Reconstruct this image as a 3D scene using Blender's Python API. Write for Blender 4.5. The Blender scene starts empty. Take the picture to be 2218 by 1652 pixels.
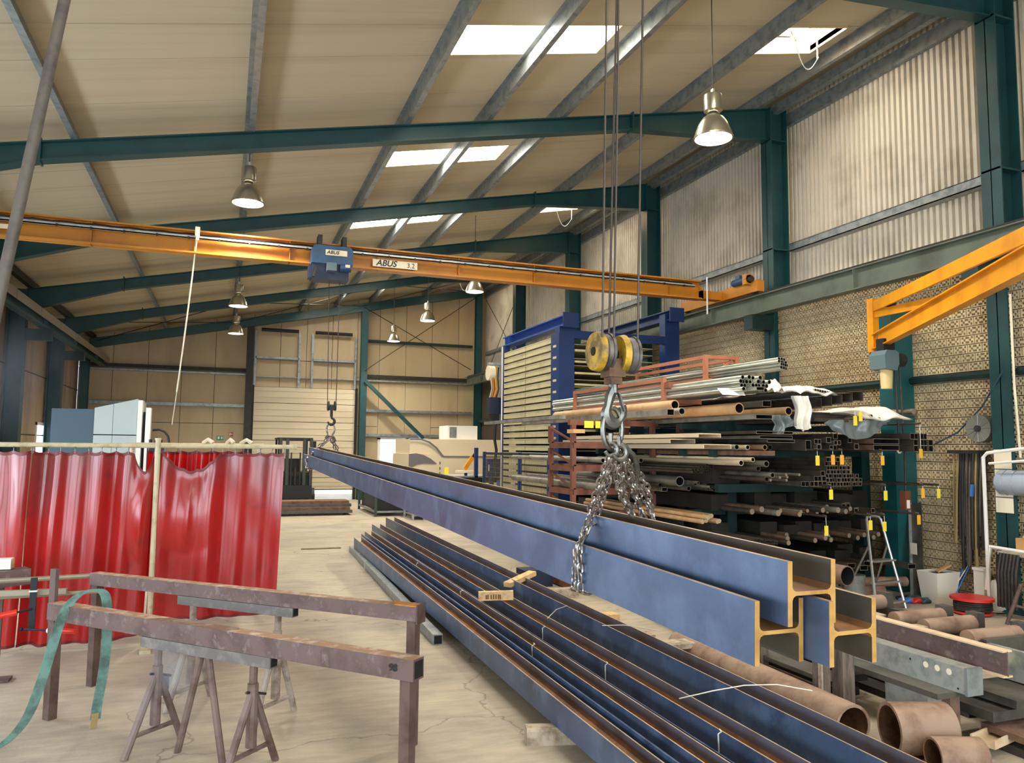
import bpy, math, random
from mathutils import Vector as V, Matrix
random.seed(7)
sc = bpy.context.scene
COL = sc.collection
PI = math.pi

# ------------------------------------------------------------------ camera
cd = bpy.data.cameras.new('camera')
cd.sensor_width = 36.0
cd.lens = 1660.0 / 2218.0 * 36.0
cd.clip_start = 0.05
cam = bpy.data.objects.new('camera', cd)
cam.matrix_world = Matrix(((0.93676348, -0.03970744, -0.34770317, 0.00), (-0.34981777, -0.07761230, -0.93359727, 0.00), (0.01008471, 0.99619258, -0.08659474, 1.80), (0, 0, 0, 1)))
COL.objects.link(cam)
sc.camera = cam

# ------------------------------------------------------------------ world, light, exposure
sc.view_settings.view_transform = 'Standard'
sc.view_settings.look = 'None'
sc.view_settings.gamma = 1.0
sc.view_settings.use_curve_mapping = False
sc.view_settings.exposure = 0.28
wd = bpy.data.worlds.new('world'); sc.world = wd
wd.use_nodes = True
bgn = wd.node_tree.nodes['Background']
bgn.inputs[0].default_value = (0.80, 0.90, 1.0, 1)
bgn.inputs[1].default_value = 2.2

def area(name, loc, rot, sx, sy, power, col):
    l = bpy.data.lights.new(name, 'AREA'); l.shape = 'RECTANGLE'
    l.size = sx; l.size_y = sy; l.energy = power; l.color = col
    o = bpy.data.objects.new(name, l); COL.objects.link(o)
    o.location = loc; o.rotation_euler = rot
    return o
# daylight through the open gate at the camera's end of the hall and through the window band of the left wall
area('gate_daylight', (1.6, -4.6, 2.6), (math.radians(90), 0, 0), 10.0, 4.6, 520, (0.84, 0.93, 1.0))
area('window_daylight', (-4.2, 6.0, 1.7), (math.radians(90), 0, math.radians(-90)), 16.0, 1.5, 400, (0.80, 0.90, 1.0))

# ------------------------------------------------------------------ mesh helpers
WL = {}                      # world origin of every object made here (translations only)
class G:
    def __init__(s): s.v = []; s.f = []; s.m = []
    def add(s, vs, fs, mi=0):
        b = len(s.v); s.v += [tuple(p) for p in vs]
        for f in fs: s.f.append(tuple(b + i for i in f)); s.m.append(mi)
        return s
    def bx(s, x0, x1, y0, y1, z0, z1, mi=0):
        return s.add([(x0,y0,z0),(x1,y0,z0),(x1,y1,z0),(x0,y1,z0),(x0,y0,z1),(x1,y0,z1),(x1,y1,z1),(x0,y1,z1)],
              [(3,2,1,0),(4,5,6,7),(0,1,5,4),(1,2,6,5),(2,3,7,6),(3,0,4,7)], mi)
    def beam(s, p0, p1, w, h, up=(0,0,1), mi=0, w2=None, h2=None):
        p0, p1 = V(p0), V(p1); d = (p1-p0).normalized(); u = V(up)
        x = d.cross(u)
        if x.length < 1e-5: x = d.cross(V((1,0,0)))
        x.normalize(); u = x.cross(d).normalized()
        w2 = w if w2 is None else w2; h2 = h if h2 is None else h2
        q = [p0 + x*a*w/2 + u*b*h/2 for a,b in ((-1,-1),(1,-1),(1,1),(-1,1))] + [p1 + x*a*w2/2 + u*b*h2/2 for a,b in ((-1,-1),(1,-1),(1,1),(-1,1))]
        return s.add(q, [(0,1,2,3),(7,6,5,4),(4,5,1,0),(5,6,2,1),(6,7,3,2),(7,4,0,3)], mi)
    def prism(s, poly, p0, p1, up=(0,0,1), mi=0, mcap=None):
        p0, p1 = V(p0), V(p1); d = (p1-p0).normalized(); x = d.cross(V(up)).normalized(); u = x.cross(d).normalized()
        n = len(poly); a = [p0 + x*c[0] + u*c[1] for c in poly]; b = [p1 + x*c[0] + u*c[1] for c in poly]
        base = len(s.v)
        s.add(a + b, [(i, (i+1) % n, n+(i+1) % n, n+i) for i in range(n)], mi)
        mc = mi if mcap is None else mcap
        s.f.append(tuple(base+i for i in range(n-1, -1, -1))); s.m.append(mc)
        s.f.append(tuple(base+n+i for i in range(n))); s.m.append(mc)
        return s
    def tube(s, p0, p1, r, n=10, r2=None, inner=None, cap=True, mi=0, mcap=None):
        p0, p1 = V(p0), V(p1); d = (p1-p0).normalized()
        a = d.cross(V((0,0,1)))
        if a.length < 1e-4: a = V((1,0,0))
        a.normalize(); b = d.cross(a); r2 = r if r2 is None else r2
        ring = lambda p, q: [p + (a*math.cos(2*PI*i/n) + b*math.sin(2*PI*i/n))*q for i in range(n)]
        mc = mi if mcap is None else mcap
        k = len(s.v)
        s.add(ring(p0, r) + ring(p1, r2), [(i, (i+1) % n, n+(i+1) % n, n+i) for i in range(n)], mi)
        if inner:
            j = len(s.v)
            s.add(ring(p0, r*inner) + ring(p1, r2*inner), [(n+i, n+(i+1) % n, (i+1) % n, i) for i in range(n)], mc)
            for i in range(n):
                i2 = (i+1) % n
                s.f.append((k+i2, k+i, j+i, j+i2)); s.m.append(mi); s.f.append((k+n+i, k+n+i2, j+n+i2, j+n+i)); s.m.append(mi)
        elif cap:
            s.f.append(tuple(k+i for i in range(n-1,-1,-1))); s.m.append(mc); s.f.append(tuple(k+n+i for i in range(n))); s.m.append(mc)
        return s
    def path(s, pts, r, n=6, closed=False, mi=0, flat=None):
        pts = [V(p) for p in pts]; N = len(pts); k = len(s.v)
        t0 = (pts[1]-pts[0]).normalized(); a = t0.cross(V((0,0,1)))
        if a.length < 1e-3: a = t0.cross(V((1,0,0)))
        a.normalize()
        for i in range(N):
            t = (pts[(i+1) % N] - pts[i-1]) if closed else (pts[min(i+1,N-1)] - pts[max(i-1,0)])
            t.normalize(); a = (a - t*a.dot(t)).normalized(); b = t.cross(a)
            rr = r[i] if isinstance(r, (list,tuple)) else r
            for j in range(n):
                c, q = math.cos(2*PI*j/n), math.sin(2*PI*j/n)
                s.v.append(tuple(pts[i] + a*c*rr + b*q*rr*(flat or 1)))
        for i in range(N if closed else N-1):
            i2 = (i+1) % N
            for j in range(n):
                j2 = (j+1) % n; s.f.append((k+i*n+j, k+i*n+j2, k+i2*n+j2, k+i2*n+j)); s.m.append(mi)
        if not closed:
            s.f.append(tuple(k+j for j in range(n-1,-1,-1))); s.m.append(mi); s.f.append(tuple(k+(N-1)*n+j for j in range(n))); s.m.append(mi)
        return s
    def lathe(s, c, prof, n=16, mi=0, caps=True):
        k = len(s.v); N = len(prof)
        for r, z in prof:
            for j in range(n): s.v.append((c[0]+r*math.cos(2*PI*j/n), c[1]+r*math.sin(2*PI*j/n), c[2]+z))
        for i in range(N-1):
            for j in range(n):
                j2 = (j+1) % n; s.f.append((k+i*n+j, k+i*n+j2, k+(i+1)*n+j2, k+(i+1)*n+j)); s.m.append(mi)
        if caps:
            s.f.append(tuple(k+j for j in range(n-1,-1,-1))); s.m.append(mi); s.f.append(tuple(k+(N-1)*n+j for j in range(n))); s.m.append(mi)
        return s
    def ribbon(s, pts, half, t=0.004, mi=0):
        pts = [V(p) for p in pts]; N = len(pts); k = len(s.v); half = V(half)
        for i in range(N):
            d = (pts[min(i+1,N-1)] - pts[max(i-1,0)]).normalized(); nn = d.cross(half).normalized()*t/2
            for q in (-half-nn, half-nn, half+nn, -half+nn): s.v.append(tuple(pts[i]+q))
        for i in range(N-1):
            for j in range(4):
                j2 = (j+1) % 4; s.f.append((k+i*4+j, k+i*4+j2, k+i*4+4+j2, k+i*4+4+j)); s.m.append(mi)
        s.f.append((k+3,k+2,k+1,k)); s.m.append(mi); e = k+(N-1)*4; s.f.append((e,e+1,e+2,e+3)); s.m.append(mi)
        return s
    def grid(s, fn, nu, nv, mi=0, skip=None):
        k = len(s.v)
        for j in range(nv+1):
            for i in range(nu+1): s.v.append(tuple(fn(i/nu, j/nv)))
        for j in range(nv):
            for i in range(nu):
                if skip and skip(i, j): continue
                a = k+j*(nu+1)+i; s.f.append((a, a+1, a+nu+2, a+nu+1)); s.m.append(mi)
        return s
    def mesh(s, name, mats, org=None, smooth=0.6):
        vs = s.v
        if org is None:
            lo = [min(p[i] for p in vs) for i in range(3)]; hi = [max(p[i] for p in vs) for i in range(3)]
            org = V([(lo[i]+hi[i])/2 for i in range(3)])
        me = bpy.data.meshes.new(name)
        me.from_pydata([(p[0]-org[0], p[1]-org[1], p[2]-org[2]) for p in vs], [], s.f)
        ml = mats if isinstance(mats, (list,tuple)) else [mats]
        for m in ml: me.materials.append(m)
        if len(ml) > 1: me.polygons.foreach_set('material_index', s.m)
        if smooth:
            me.polygons.foreach_set('use_smooth', [True]*len(me.polygons)); me.set_sharp_from_angle(angle=smooth)
        me.update()
        return me, org
def tag(o, label=None, cat=None, group=None, kind=None):
    if label: o['label'] = label
    if cat: o['category'] = cat
    if group: o['group'] = group
    if kind: o['kind'] = kind
    return o
def link(o, world, parent=None):
    COL.objects.link(o); WL[o.name] = V(world)
    if parent is not None:
        o.parent = parent; o.location = V(world) - WL[parent.name]
    else: o.location = world
    return o
def ob(name, g, mats, parent=None, label=None, cat=None, group=None, kind=None, smooth=0.6, org=None):
    me, org = g.mesh(name, mats, org, smooth)
    o = bpy.data.objects.new(name, me); link(o, org, parent)
    return tag(o, label, cat, group, kind)
def thing(name, loc, label=None, cat=None, group=None, kind=None):
    o = bpy.data.objects.new(name, None); o.empty_display_size = 0.1
    link(o, loc); return tag(o, label, cat, group, kind)
def inst(src, world, parent=None, rot=None, label=None, cat=None, group=None, scale=None):
    o = src.copy(); o.parent = None
    for k in ('label','category','group','kind'):
        if k in o: del o[k]
    link(o, world, parent)
    if rot is not None: o.rotation_euler = rot
    if scale is not None: o.scale = scale
    return tag(o, label, cat, group)
def children(o): return [c for c in bpy.data.objects if c.parent == o]
def dup(root, loc, label, group=None, rotz=0.0):
    kids = {}
    for c in bpy.data.objects: 
        if c.parent: kids.setdefault(c.parent.name, []).append(c)
    def rec(o, par):
        n = o.copy(); COL.objects.link(n); n.parent = par
        WL[n.name] = WL[o.name]
        for c in kids.get(o.name, []): rec(c, n)
        return n
    r = rec(root, None); r.location = loc; r.rotation_euler = (0,0,rotz); WL[r.name] = V(loc); r['label'] = label
    if group: r['group'] = group
    return r
def text(body, size, loc, rot, mat, parent, name='lettering', shear=0.0, bold=0.0, extrude=0.001):
    c = bpy.data.curves.new(name, 'FONT'); c.body = body; c.size = size; c.shear = shear; c.offset = bold; c.extrude = extrude
    c.align_x = 'CENTER'; c.align_y = 'CENTER'; c.materials.append(mat)
    tmp = bpy.data.objects.new(name, c); me = bpy.data.meshes.new_from_object(tmp)
    bpy.data.objects.remove(tmp); bpy.data.curves.remove(c)
    if not me.materials: me.materials.append(mat)
    o = bpy.data.objects.new(name, me); link(o, loc, parent); o.rotation_euler = rot
    return o

# ------------------------------------------------------------------ materials
def lin(c):
    return tuple(((x/255.0)/12.92 if x/255.0 <= 0.04045 else ((x/255.0+0.055)/1.055)**2.4) for x in c)
MT = {}
def mat(name, rgb, rough=0.6, metal=0.0, rgb2=None, scale=6.0, amt=0.5, bump=0.0, bscale=40.0, stretch=(1,1,1), detail=5.0, emit=None, es=0.0, rgb3=None, scale3=1.5, amt3=0.5, trans=0.0, coat=0.0, spec=None, alpha=1.0):
    m = bpy.data.materials.new(name); m.use_nodes = True; nt = m.node_tree; N = nt.nodes; L = nt.links
    b = N['Principled BSDF']; b.inputs['Roughness'].default_value = rough; b.inputs['Metallic'].default_value = metal
    c1 = lin(rgb) + (1,); b.inputs['Base Color'].default_value = c1
    if spec is not None: b.inputs['Specular IOR Level'].default_value = spec
    if coat: b.inputs['Coat Weight'].default_value = coat; b.inputs['Coat Roughness'].default_value = 0.15
    if trans: b.inputs['Transmission Weight'].default_value = trans
    if alpha < 1: b.inputs['Alpha'].default_value = alpha
    if rgb2 or bump or rgb3:
        geo = N.new('ShaderNodeNewGeometry'); mp = N.new('ShaderNodeMapping'); mp.inputs['Scale'].default_value = stretch
        L.new(geo.outputs['Position'], mp.inputs['Vector'])
    out = None
    def layer(prev, col, scl, am, w):
        nz = N.new('ShaderNodeTexNoise'); nz.inputs['Scale'].default_value = scl; nz.inputs['Detail'].default_value = detail; nz.inputs['Roughness'].default_value = 0.6
        L.new(mp.outputs[0], nz.inputs['Vector'])
        rp = N.new('ShaderNodeMapRange'); rp.inputs['From Min'].default_value = 0.62 - am*0.35; rp.inputs['From Max'].default_value = 0.62 - am*0.35 + w
        L.new(nz.outputs['Fac'], rp.inputs['Value'])
        mx = N.new('ShaderNodeMix'); mx.data_type = 'RGBA'
        L.new(rp.outputs[0], mx.inputs['Factor'])
        if prev is None: mx.inputs[6].default_value = c1
        else: L.new(prev, mx.inputs[6])
        mx.inputs[7].default_value = lin(col) + (1,)
        return mx.outputs[2]
    if rgb2: out = layer(out, rgb2, scale, amt, 0.22)
    if rgb3: out = layer(out, rgb3, scale3, amt3, 0.15)
    if out is not None: L.new(out, b.inputs['Base Color'])
    if bump:
        nz = N.new('ShaderNodeTexNoise'); nz.inputs['Scale'].default_value = bscale; nz.inputs['Detail'].default_value = 4
        L.new(mp.outputs[0], nz.inputs['Vector'])
        bp = N.new('ShaderNodeBump'); bp.inputs['Strength'].default_value = bump; bp.inputs['Distance'].default_value = 0.01
        L.new(nz.outputs['Fac'], bp.inputs['Height']); L.new(bp.outputs[0], b.inputs['Normal'])
    if emit:
        b.inputs['Emission Color'].default_value = lin(emit) + (1,); b.inputs['Emission Strength'].default_value = es
    MT[name] = m
    return m
mat('concrete', (170,158,138), 0.7, rgb2=(152,142,126), scale=1.1, amt=0.5, rgb3=(182,170,146), scale3=0.6, amt3=0.5, bump=0.12, bscale=60)
mat('roof', (196,184,155), 0.6, rgb2=(182,168,140), scale=1.2, amt=0.4, stretch=(0.15,3.0,0.15))
mat('roof_stain', (176,162,136), 0.6)
mat('clad', (214,206,188), 0.45, metal=0.0, rgb2=(184,176,156), scale=1.5, amt=0.4)
mat('clad_back', (188,168,132), 0.55, rgb2=(172,150,116), scale=0.8, amt=0.5, stretch=(1,1,0.3))
mat('clad_left', (176,150,120), 0.6, rgb2=(140,118,96), scale=0.9, amt=0.55, stretch=(1,1,0.4), rgb3=(190,170,145), scale3=0.5, amt3=0.4)
mat('joint', (70,62,50), 0.8)
mat('block', (206,188,150), 0.85, rgb2=(190,168,130), scale=2.0, amt=0.5, bump=0.2, bscale=50)
mat('block_dark', (22,18,14), 0.9)
mat('teal', (26,68,70), 0.42, rgb2=(20,56,58), scale=3, amt=0.4)
mat('jib_teal', (22,84,86), 0.4, rgb2=(18,70,72), scale=3, amt=0.4)
mat('teal_dark', (16,50,48), 0.5, rgb2=(12,38,38), scale=3, amt=0.5)
mat('green_post', (28,84,68), 0.45)
mat('galv', (150,156,156), 0.42, metal=0.55, rgb2=(118,126,128), scale=9, amt=0.5)
mat('galv_light', (186,190,184), 0.35, metal=0.55, rgb2=(150,158,156), scale=12, amt=0.4)
mat('orange', (192,124,28), 0.42, rgb2=(174,106,22), scale=1.4, amt=0.4)
mat('yellow', (226,154,16), 0.4, rgb2=(206,132,14), scale=2.5, amt=0.45)
mat('blue', (24,54,104), 0.4, rgb2=(18,42,86), scale=2, amt=0.4)
mat('blue_bright', (36,76,150), 0.4)
mat('hoist_blue', (40,74,108), 0.4, rgb2=(30,56,84), scale=6, amt=0.4)
mat('black', (20,20,22), 0.5)
mat('dark', (34,32,30), 0.6, rgb2=(52,46,40), scale=8, amt=0.4)
mat('white', (232,230,222), 0.45)
mat('rope_white', (232,224,196), 0.8)
mat('steel_rope', (70,62,54), 0.5, metal=0.5)
mat('lamp_metal', (178,172,150), 0.28, metal=0.85)
mat('lamp_glow', (255,250,235), 0.5, emit=(255,246,225), es=14.0)
mat('sky_pane', (255,252,240), 0.5, emit=(255,250,238), es=24.0)
mat('vent_curb', (240,214,176), 0.6)
mat('runway', (104,112,96), 0.5, rgb2=(80,86,72), scale=2, amt=0.5)
mat('block_joint', (70,58,40), 0.9)
mat('win_pane', (225,240,255), 0.1, emit=(205,230,255), es=2.6)
mat('door_cream', (214,200,170), 0.5, rgb2=(202,186,154), scale=1.0, amt=0.4, stretch=(0.3,1,2))
mat('sign_green', (20,130,70), 0.4)
mat('sign_red', (190,30,24), 0.4)
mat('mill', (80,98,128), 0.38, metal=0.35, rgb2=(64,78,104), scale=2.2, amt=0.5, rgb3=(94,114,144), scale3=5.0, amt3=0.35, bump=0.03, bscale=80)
mat('mill_web', (122,88,56), 0.6, metal=0.2, rgb2=(96,66,44), scale=3.0, amt=0.5, rgb3=(150,100,50), scale3=4.0, amt3=0.35)
mat('edge', (176,156,130), 0.5, metal=0.3, rgb2=(140,112,82), scale=6, amt=0.4)
mat('cut', (172,132,66), 0.6, metal=0.2, rgb2=(146,104,44), scale=12, amt=0.5)
mat('chain', (168,162,156), 0.28, metal=0.85, rgb2=(96,84,76), scale=40, amt=0.45)
mat('hook_steel', (112,112,106), 0.35, metal=0.8, rgb2=(80,78,74), scale=20, amt=0.4)
mat('sheave_yellow', (186,146,28), 0.55, rgb2=(96,76,30), scale=16, amt=0.65)
mat('sheave_grey', (96,92,84), 0.5, metal=0.4, rgb2=(60,56,50), scale=20, amt=0.5)
mat('block_rust', (92,62,30), 0.7, rgb2=(60,40,22), scale=20, amt=0.5)
mat('plate', (232,220,190), 0.5)
mat('ink', (22,22,26), 0.6)
mat('wood', (206,176,126), 0.75, rgb2=(176,140,92), scale=6, amt=0.5, stretch=(3,0.6,3))
mat('wood_grey', (176,162,140), 0.8, rgb2=(120,104,84), scale=10, amt=0.5)
mat('wire', (206,202,190), 0.4, metal=0.6)
mat('brand', (110,62,30), 0.8)
mat('rust_dark', (120,92,72), 0.8, rgb2=(90,64,48), scale=8, amt=0.5)
mat('blue_black', (20,34,58), 0.5)
mat('hoist_grey', (92,112,118), 0.5)
mat('rod_grey', (92,84,76), 0.6, rgb2=(70,62,56), scale=10, amt=0.4)

mat('curtain', (168,26,24), 0.3, rgb2=(142,20,22), scale=2.2, amt=0.4, coat=0.45)
mat('curtain_deep', (190,16,14), 0.3)
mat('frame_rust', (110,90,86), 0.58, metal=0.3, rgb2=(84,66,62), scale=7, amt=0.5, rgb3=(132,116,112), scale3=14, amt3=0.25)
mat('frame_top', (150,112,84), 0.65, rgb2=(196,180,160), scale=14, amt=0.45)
mat('rust_leg', (98,76,68), 0.7, rgb2=(74,54,46), scale=8, amt=0.5)
mat('trestle_paint', (166,154,140), 0.6, rgb2=(112,90,76), scale=9, amt=0.55)
mat('trestle_rust', (122,104,96), 0.55, metal=0.3, rgb2=(92,70,60), scale=8, amt=0.5)
mat('pole', (196,184,150), 0.5, rgb2=(160,146,114), scale=10, amt=0.4)
mat('strap', (104,142,132), 0.85, rgb2=(72,92,86), scale=9, amt=0.55)
mat('clamp_black', (36,38,44), 0.45, metal=0.5)
mat('clamp_red', (214,44,26), 0.35)
mat('bar_grey', (150,142,120), 0.45, metal=0.4)
mat('cnc_teal', (48,74,88), 0.4)
mat('cnc_white', (168,180,178), 0.4)
mat('dirt', (70,60,54), 0.8)
mat('hem', (112,26,28), 0.5)
mat('rust_orange', (206,140,60), 0.8, rgb2=(184,112,44), scale=20, amt=0.5)
mat('trestle_bar', (108,104,102), 0.5, metal=0.3, rgb2=(136,132,128), scale=12, amt=0.4)
mat('plate_dark', (150,132,86), 0.8)

mat('brown_rack', (124,74,54), 0.6, rgb2=(100,60,44), scale=5, amt=0.5)
mat('orange_rack', (162,102,74), 0.55, rgb2=(142,86,60), scale=5, amt=0.4)
mat('pipe_galv', (196,198,184), 0.3, metal=0.7, rgb2=(160,166,156), scale=6, amt=0.4, stretch=(3,.4,3))
mat('pipe_tan', (200,160,112), 0.6, rgb2=(176,134,90), scale=4, amt=0.4)
mat('pipe_grey', (150,146,132), 0.5, metal=0.4, rgb2=(112,106,94), scale=5, amt=0.5)
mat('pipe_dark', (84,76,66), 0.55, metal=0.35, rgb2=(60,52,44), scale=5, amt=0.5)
mat('tube_edge', (150,134,116), 0.5, metal=0.3)
mat('bore', (8,8,8), 0.9)
mat('rod_end', (214,196,160), 0.4, metal=0.6)
mat('beige_profile', (206,190,158), 0.6)
mat('tag_yellow', (244,222,60), 0.6)
mat('tag_orange', (238,180,50), 0.6)
mat('film_white', (236,232,220), 0.5, bump=0.5, bscale=22)
mat('film_grey', (110,118,118), 0.3, bump=0.4, bscale=18)
mat('tray_beige', (204,194,152), 0.5, rgb2=(188,176,136), scale=3, amt=0.4)
mat('mesh_wire', (130,120,96), 0.5)
mat('card', (206,160,104), 0.8)
mat('alu', (200,200,196), 0.3, metal=0.8)
mat('bin_white', (228,222,208), 0.5)
mat('hose_black', (40,34,30), 0.6, rgb2=(66,54,44), scale=12, amt=0.4)
mat('tank_blue', (176,186,204), 0.35)
mat('reel_red', (206,48,44), 0.4)
mat('sling_blue', (70,120,196), 0.6)
mat('rust_pipe', (150,124,104), 0.75, rgb2=(112,82,64), scale=5, amt=0.5, bump=0.15, bscale=60)
mat('plate_grey', (92,88,80), 0.5, metal=0.35, rgb2=(66,62,56), scale=5, amt=0.5)
mat('machine_cream', (226,210,178), 0.45)
mat('machine_grey', (112,108,108), 0.5)
mat('fan_grey', (110,112,98), 0.5)
mat('paper', (232,222,196), 0.7)
mat('bag', (214,190,134), 0.8)
mat('crate_green', (56,72,62), 0.6)
mat('wood_grey2', (190,176,146), 0.8, rgb2=(150,134,108), scale=8, amt=0.5)
mat('edge_pale', (206,182,150), 0.6, rgb2=(184,150,116), scale=8, amt=0.4)
mat('wood_dark', (108,96,84), 0.85, rgb2=(72,62,52), scale=9, amt=0.5, stretch=(3,3,.5))
mat('forklift_dark', (52,56,54), 0.5)
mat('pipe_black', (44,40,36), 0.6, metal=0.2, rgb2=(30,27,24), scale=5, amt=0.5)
mat('joint_pale', (150,140,124), 0.6)
mat('mill_in', (92,88,80), 0.5, metal=0.3, rgb2=(76,66,52), scale=3, amt=0.5)
mat('mill_lav', (98,102,118), 0.45, metal=0.3, rgb2=(88,78,70), scale=3, amt=0.4)

# ================================================================== the hall
XL, XR, Y0, YB = -4.35, 9.0, -5.0, 26.9
def zr(x): return 7.25 + 0.207*(x-5.8)           # underside of the roof panels
# floor: one slab, a trench cover line and expansion cracks come from its material
def floor_mat():
    m = MT['concrete']; nt = m.node_tree; N = nt.nodes; L = nt.links
    b = N['Principled BSDF']; src = b.inputs['Base Color'].links[0].from_socket
    geo = N.new('ShaderNodeNewGeometry')
    vo = N.new('ShaderNodeTexVoronoi'); vo.feature = 'DISTANCE_TO_EDGE'; vo.inputs['Scale'].default_value = 0.33
    nz = N.new('ShaderNodeTexNoise'); nz.inputs['Scale'].default_value = 1.6; nz.inputs['Detail'].default_value = 6
    ad = N.new('ShaderNodeVectorMath'); ad.operation = 'MULTIPLY_ADD'; ad.inputs[1].default_value = (0.9,0.9,0.9)
    L.new(geo.outputs['Position'], nz.inputs['Vector']); L.new(nz.outputs['Color'], ad.inputs[0]); L.new(geo.outputs['Position'], ad.inputs[2])
    L.new(ad.outputs[0], vo.inputs['Vector'])
    mr = N.new('ShaderNodeMapRange'); mr.inputs['From Min'].default_value = 0.0; mr.inputs['From Max'].default_value = 0.004
    mr.inputs['To Min'].default_value = 0.55; mr.inputs['To Max'].default_value = 1.0
    L.new(vo.outputs['Distance'], mr.inputs['Value'])
    # fine scuff marks, drawn out along one direction
    mp = N.new('ShaderNodeMapping'); mp.inputs['Scale'].default_value = (1.2, 5.0, 1.0); mp.inputs['Rotation'].default_value = (0,0,0.5)
    n2 = N.new('ShaderNodeTexNoise'); n2.inputs['Scale'].default_value = 2.2; n2.inputs['Detail'].default_value = 8; n2.inputs['Roughness'].default_value = 0.7
    L.new(geo.outputs['Position'], mp.inputs['Vector']); L.new(mp.outputs[0], n2.inputs['Vector'])
    m2 = N.new('ShaderNodeMapRange'); m2.inputs['From Min'].default_value = 0.35; m2.inputs['From Max'].default_value = 0.7; m2.inputs['To Min'].default_value = 0.8; m2.inputs['To Max'].default_value = 1.12
    L.new(n2.outputs['Fac'], m2.inputs['Value'])
    mu = N.new('ShaderNodeMath'); mu.operation = 'MULTIPLY'; L.new(mr.outputs[0], mu.inputs[0]); L.new(m2.outputs[0], mu.inputs[1])
    mx = N.new('ShaderNodeVectorMath'); mx.operation = 'SCALE'; L.new(src, mx.inputs[0]); L.new(mu.outputs[0], mx.inputs['Scale'])
    L.new(mx.outputs[0], b.inputs['Base Color'])
floor_mat()
g = G().bx(XL-0.3, XR+0.3, Y0-6, YB+3, -0.2, 0.0)
ob('floor', g, MT['concrete'], kind='structure', smooth=None)

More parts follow.
